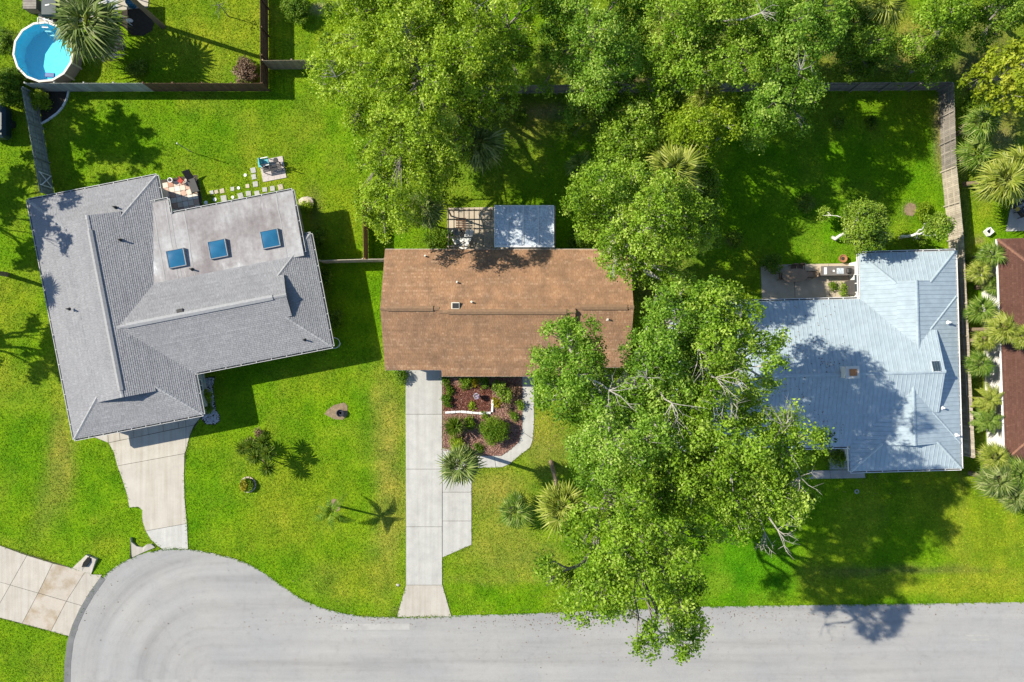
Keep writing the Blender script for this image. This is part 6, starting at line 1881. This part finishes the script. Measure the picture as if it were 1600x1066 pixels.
def yucca(label, px, py, z, r, n=60, key='frond', seed=0, stem=.07, base=None):
    rg = random.Random(seed)
    top = P(px, py, z)
    b = P(*base) if base else Vector((top.x, top.y, 0))
    root = thing('spiky_plant', label, 'yucca', (b.x, b.y, 0), group='spiky sword leaved plants')
    MB().tube([b, b.lerp(top, .5), top], [stem * 1.3, stem, stem * .8], 8).build('stem', M['palm_bark'], root)
    mb = MB()
    for i in range(n):
        az = i * 2.39996; t = i / n
        el = R(82 - 105 * t + rg.uniform(-8, 8))
        d = Vector((math.cos(az) * math.cos(el), math.sin(az) * math.cos(el), math.sin(el)))
        s_ = Vector((-math.sin(az), math.cos(az), 0)) * .04
        L = r * rg.uniform(.8, 1.1)
        m = top + d * L * .55; e_ = top + d * L - Vector((0, 0, .12 * L))
        mb.add([top - s_ * .5, top + s_ * .5, m + s_, e_, m - s_], [(0, 1, 2, 3, 4)], rg.random())
    mb.build('crown', M[key], root)
yucca('large green spiky plant beside the driveway in the flower bed', 711, 667, .8, 1.15, 110, 'frond', 1)
for i, (px, py, z, lab) in enumerate(((411, 691, 2.0, 'spiky headed plant of the front lawn clump, nearest the houses'), (399, 714, 1.9, 'spiky headed plant of the front lawn clump, lower left'), (418, 708, 2.1, 'spiky headed plant of the front lawn clump, right side'), (418, 731, 1.7, 'spiky headed plant of the front lawn clump, lowest'), (393, 697, 1.3, 'spiky headed plant of the front lawn clump, upper left'), (381, 700, .9, 'short spiky plant at the left of the front lawn clump'))):
    yucca(lab, px, py, z, .85, 85, 'frond', 20 + i, .05, (404, 703 + i * 2))
for i, (px, py, lab) in enumerate(((405, 676, 'reddish brown tuft at the top of the front lawn clump'), (393, 689, 'pinkish brown tuft at the left of the front lawn clump'))):
    shrub(lab, px, py, .3, .5, 'leaf_brown', leaf=.1)
# bare sapling in the top yard
sp0 = P(357, 26)
bs = thing('bare_sapling', 'thin bare sapling with a long shadow in the top yard', 'sapling', tuple(sp0))
mb = MB().tube([sp0, sp0 + Vector((.05, .02, 1.0)), sp0 + Vector((.0, .05, 1.9))], [.045, .035, .02], 6)
mb.build('stem', M['bark'], bs)
mb = MB(); dead_spray(mb, sp0 + Vector((.0, .05, 1.7)), np.random.default_rng(5), .9, 8, .02); mb.build('twigs', M['bark'], bs)
c = np.array([sp0 + Vector((random.gauss(0, .4), random.gauss(0, .4), random.uniform(1.5, 2.4))) for _ in range(90)])
mesh_np('leaves', leaf_quads(c, np.full(90, .14), rng), 4, M['leaf_shrub'], bs, rng.random(90), kind='stuff')

# ------------------------------------------------------------------ grass blades on the lawns
def make_blades(n):
    rg = np.random.default_rng(77)
    x = rg.uniform(-41.6, 41.6, n); y = rg.uniform(-27.9, 27.9, n)
    ok = np.ones(n, bool)
    for poly in EXCL:
        g = [tuple(p) for p in poly]
        xs = [p[0] for p in g]; ys = [p[1] for p in g]
        k = np.where((x > min(xs)) & (x < max(xs)) & (y > min(ys)) & (y < max(ys)))[0]
        if len(k): ok[k[inside(x[k], y[k], g)]] = False
    dens = fbm(x * .8, y * .8, 55)
    ok &= rg.random(n) < np.clip(.25 + 1.3 * dens, 0, 1)
    x, y = x[ok], y[ok]; n = len(x)
    col = lawn_col(x, y)
    t = rg.normal(0, 1, n)[:, None]
    col = col * np.exp(.30 * t) * (1 + np.array([.22, .05, .3]) * np.clip(rg.normal(0, .6, n), -1, 1.5)[:, None])
    a = rg.uniform(0, 2 * np.pi, n); L = rg.uniform(.06, .15, n); w = rg.uniform(.02, .035, n); hz = rg.uniform(.03, .10, n)
    c = np.stack([x, y, np.zeros(n)], 1)
    d = np.stack([np.cos(a), np.sin(a), np.zeros(n)], 1); s_ = np.stack([-np.sin(a), np.cos(a), np.zeros(n)], 1)
    v = np.stack([c - s_ * w[:, None] + np.array([0, 0, .004]), c + s_ * w[:, None] + np.array([0, 0, .004]), c + d * L[:, None] + np.stack([np.zeros(n), np.zeros(n), hz], 1)], 1).reshape(-1, 3)
    # ragged tufts leaning over every hard edge
    ex, ey, ea = [], [], []
    for poly in EDGES:
        for i in range(len(poly) - 1):
            p, q = Vector(poly[i]), Vector(poly[i + 1])
            if min(abs(p.x), abs(q.x)) > 44 or (q - p).length < .05: continue
            m = int((q - p).length * 34)
            t_ = rg.random(m); nx, ny = -(q - p).y / (q - p).length, (q - p).x / (q - p).length
            off = rg.normal(0, .035, m)
            ex.append(p.x + (q.x - p.x) * t_ + nx * off); ey.append(p.y + (q.y - p.y) * t_ + ny * off)
    ex = np.concatenate(ex); ey = np.concatenate(ey); m = len(ex)
    keep = rg.random(m) < np.clip(fbm(ex * 1.3, ey * 1.3, 91) * 2.6 - .75, 0.02, 1)
    ex, ey = ex[keep], ey[keep]; m = len(ex)
    a = rg.uniform(0, 2 * np.pi, m); L = rg.uniform(.08, .2, m); w = rg.uniform(.02, .035, m)
    c2 = np.stack([ex, ey, np.full(m, .01)], 1)
    d = np.stack([np.cos(a), np.sin(a), np.zeros(m)], 1); s_ = np.stack([-np.sin(a), np.cos(a), np.zeros(m)], 1)
    v2 = np.stack([c2 - s_ * w[:, None], c2 + s_ * w[:, None], c2 + d * L[:, None] + np.stack([np.zeros(m), np.zeros(m), rg.uniform(.06, .14, m)], 1)], 1).reshape(-1, 3)
    v = np.concatenate([v, v2]); col = np.concatenate([col, lawn_col(ex, ey) * rg.uniform(.6, 1.15, m)[:, None]])
    o = mesh_np('grass', v, 3, M['blade'], None, None, 'stuff', np.clip(col * 1.12, 0, 1))
    tag(o, 'short lawn grass growing over all the yards', None, kind='stuff')
EDGES = [gm(STREET)[1:34], gm(GREY_DRIVE)[2:-2], gm(BROWN_DRIVE)[2:], gm(WALK)[2:9], gm(LEFT_DRIVE)[1:6], gm(LEFT_DRIVE)[8:10]]
EDGES = [e_ for e_ in EDGES]
make_blades(520000)

# ------------------------------------------------------------------ fallen leaves
def litter(label, boxes, seed, size=.09, zf=None):
    rg = np.random.default_rng(seed)
    pts = []
    for px, py, rx, ry, n in boxes:
        qx = px + rg.normal(0, 1, n) * rx; qy = py + rg.normal(0, 1, n) * ry
        pts.append(np.stack([(qx - 800) / S, (533 - qy) / S], 1))
    pts = np.concatenate(pts)
    z = np.full(len(pts), .03) if zf is None else zf(pts)
    ok = z > 0
    pts, z = pts[ok], z[ok]
    c = np.concatenate([pts, z[:, None]], 1)
    o = mesh_np('leaf_litter', leaf_quads(c, rg.uniform(.5, 1.3, len(c)) * size, rg, up=2.5, aspect=.7), 4, M['leaf_brown'], None, rg.random(len(c)), 'stuff')
    tag(o, label, None, kind='stuff')
litter('dry fallen leaves along the street edge under the oaks', [(900, 968, 120, 9, 260), (1100, 958, 160, 8, 260), (1050, 1000, 200, 26, 120), (400, 960, 160, 50, 60), (1400, 952, 120, 6, 120), (560, 968, 60, 4, 90), (150, 930, 20, 20, 40)], 3)
litter('dry fallen leaves on the lawns and walks below the oaks', [(870, 660, 40, 50, 200), (780, 600, 40, 40, 60), (900, 900, 60, 40, 200), (1340, 740, 60, 20, 120), (870, 210, 60, 30, 260), (720, 780, 20, 50, 30), (660, 700, 18, 80, 40)], 4)
def metal_z(p):
    du = p[:, 0] - FM.o[0]; dv = p[:, 1] - FM.o[1]
    u = du * FM.c + dv * FM.s; v = -du * FM.s + dv * FM.c
    z = 2.7 + .29 * np.minimum(np.minimum(v - 1.9, 13.1 - v), 99)
    return np.where((u > -21) & (u < -9) & (v > 2.2) & (v < 12.8), z + .06, -1)
litter('dry fallen leaves on the metal roof below the oaks', [(1190, 600, 60, 60, 420), (1240, 540, 60, 30, 160), (1250, 670, 40, 10, 200)], 5, .1, metal_z)
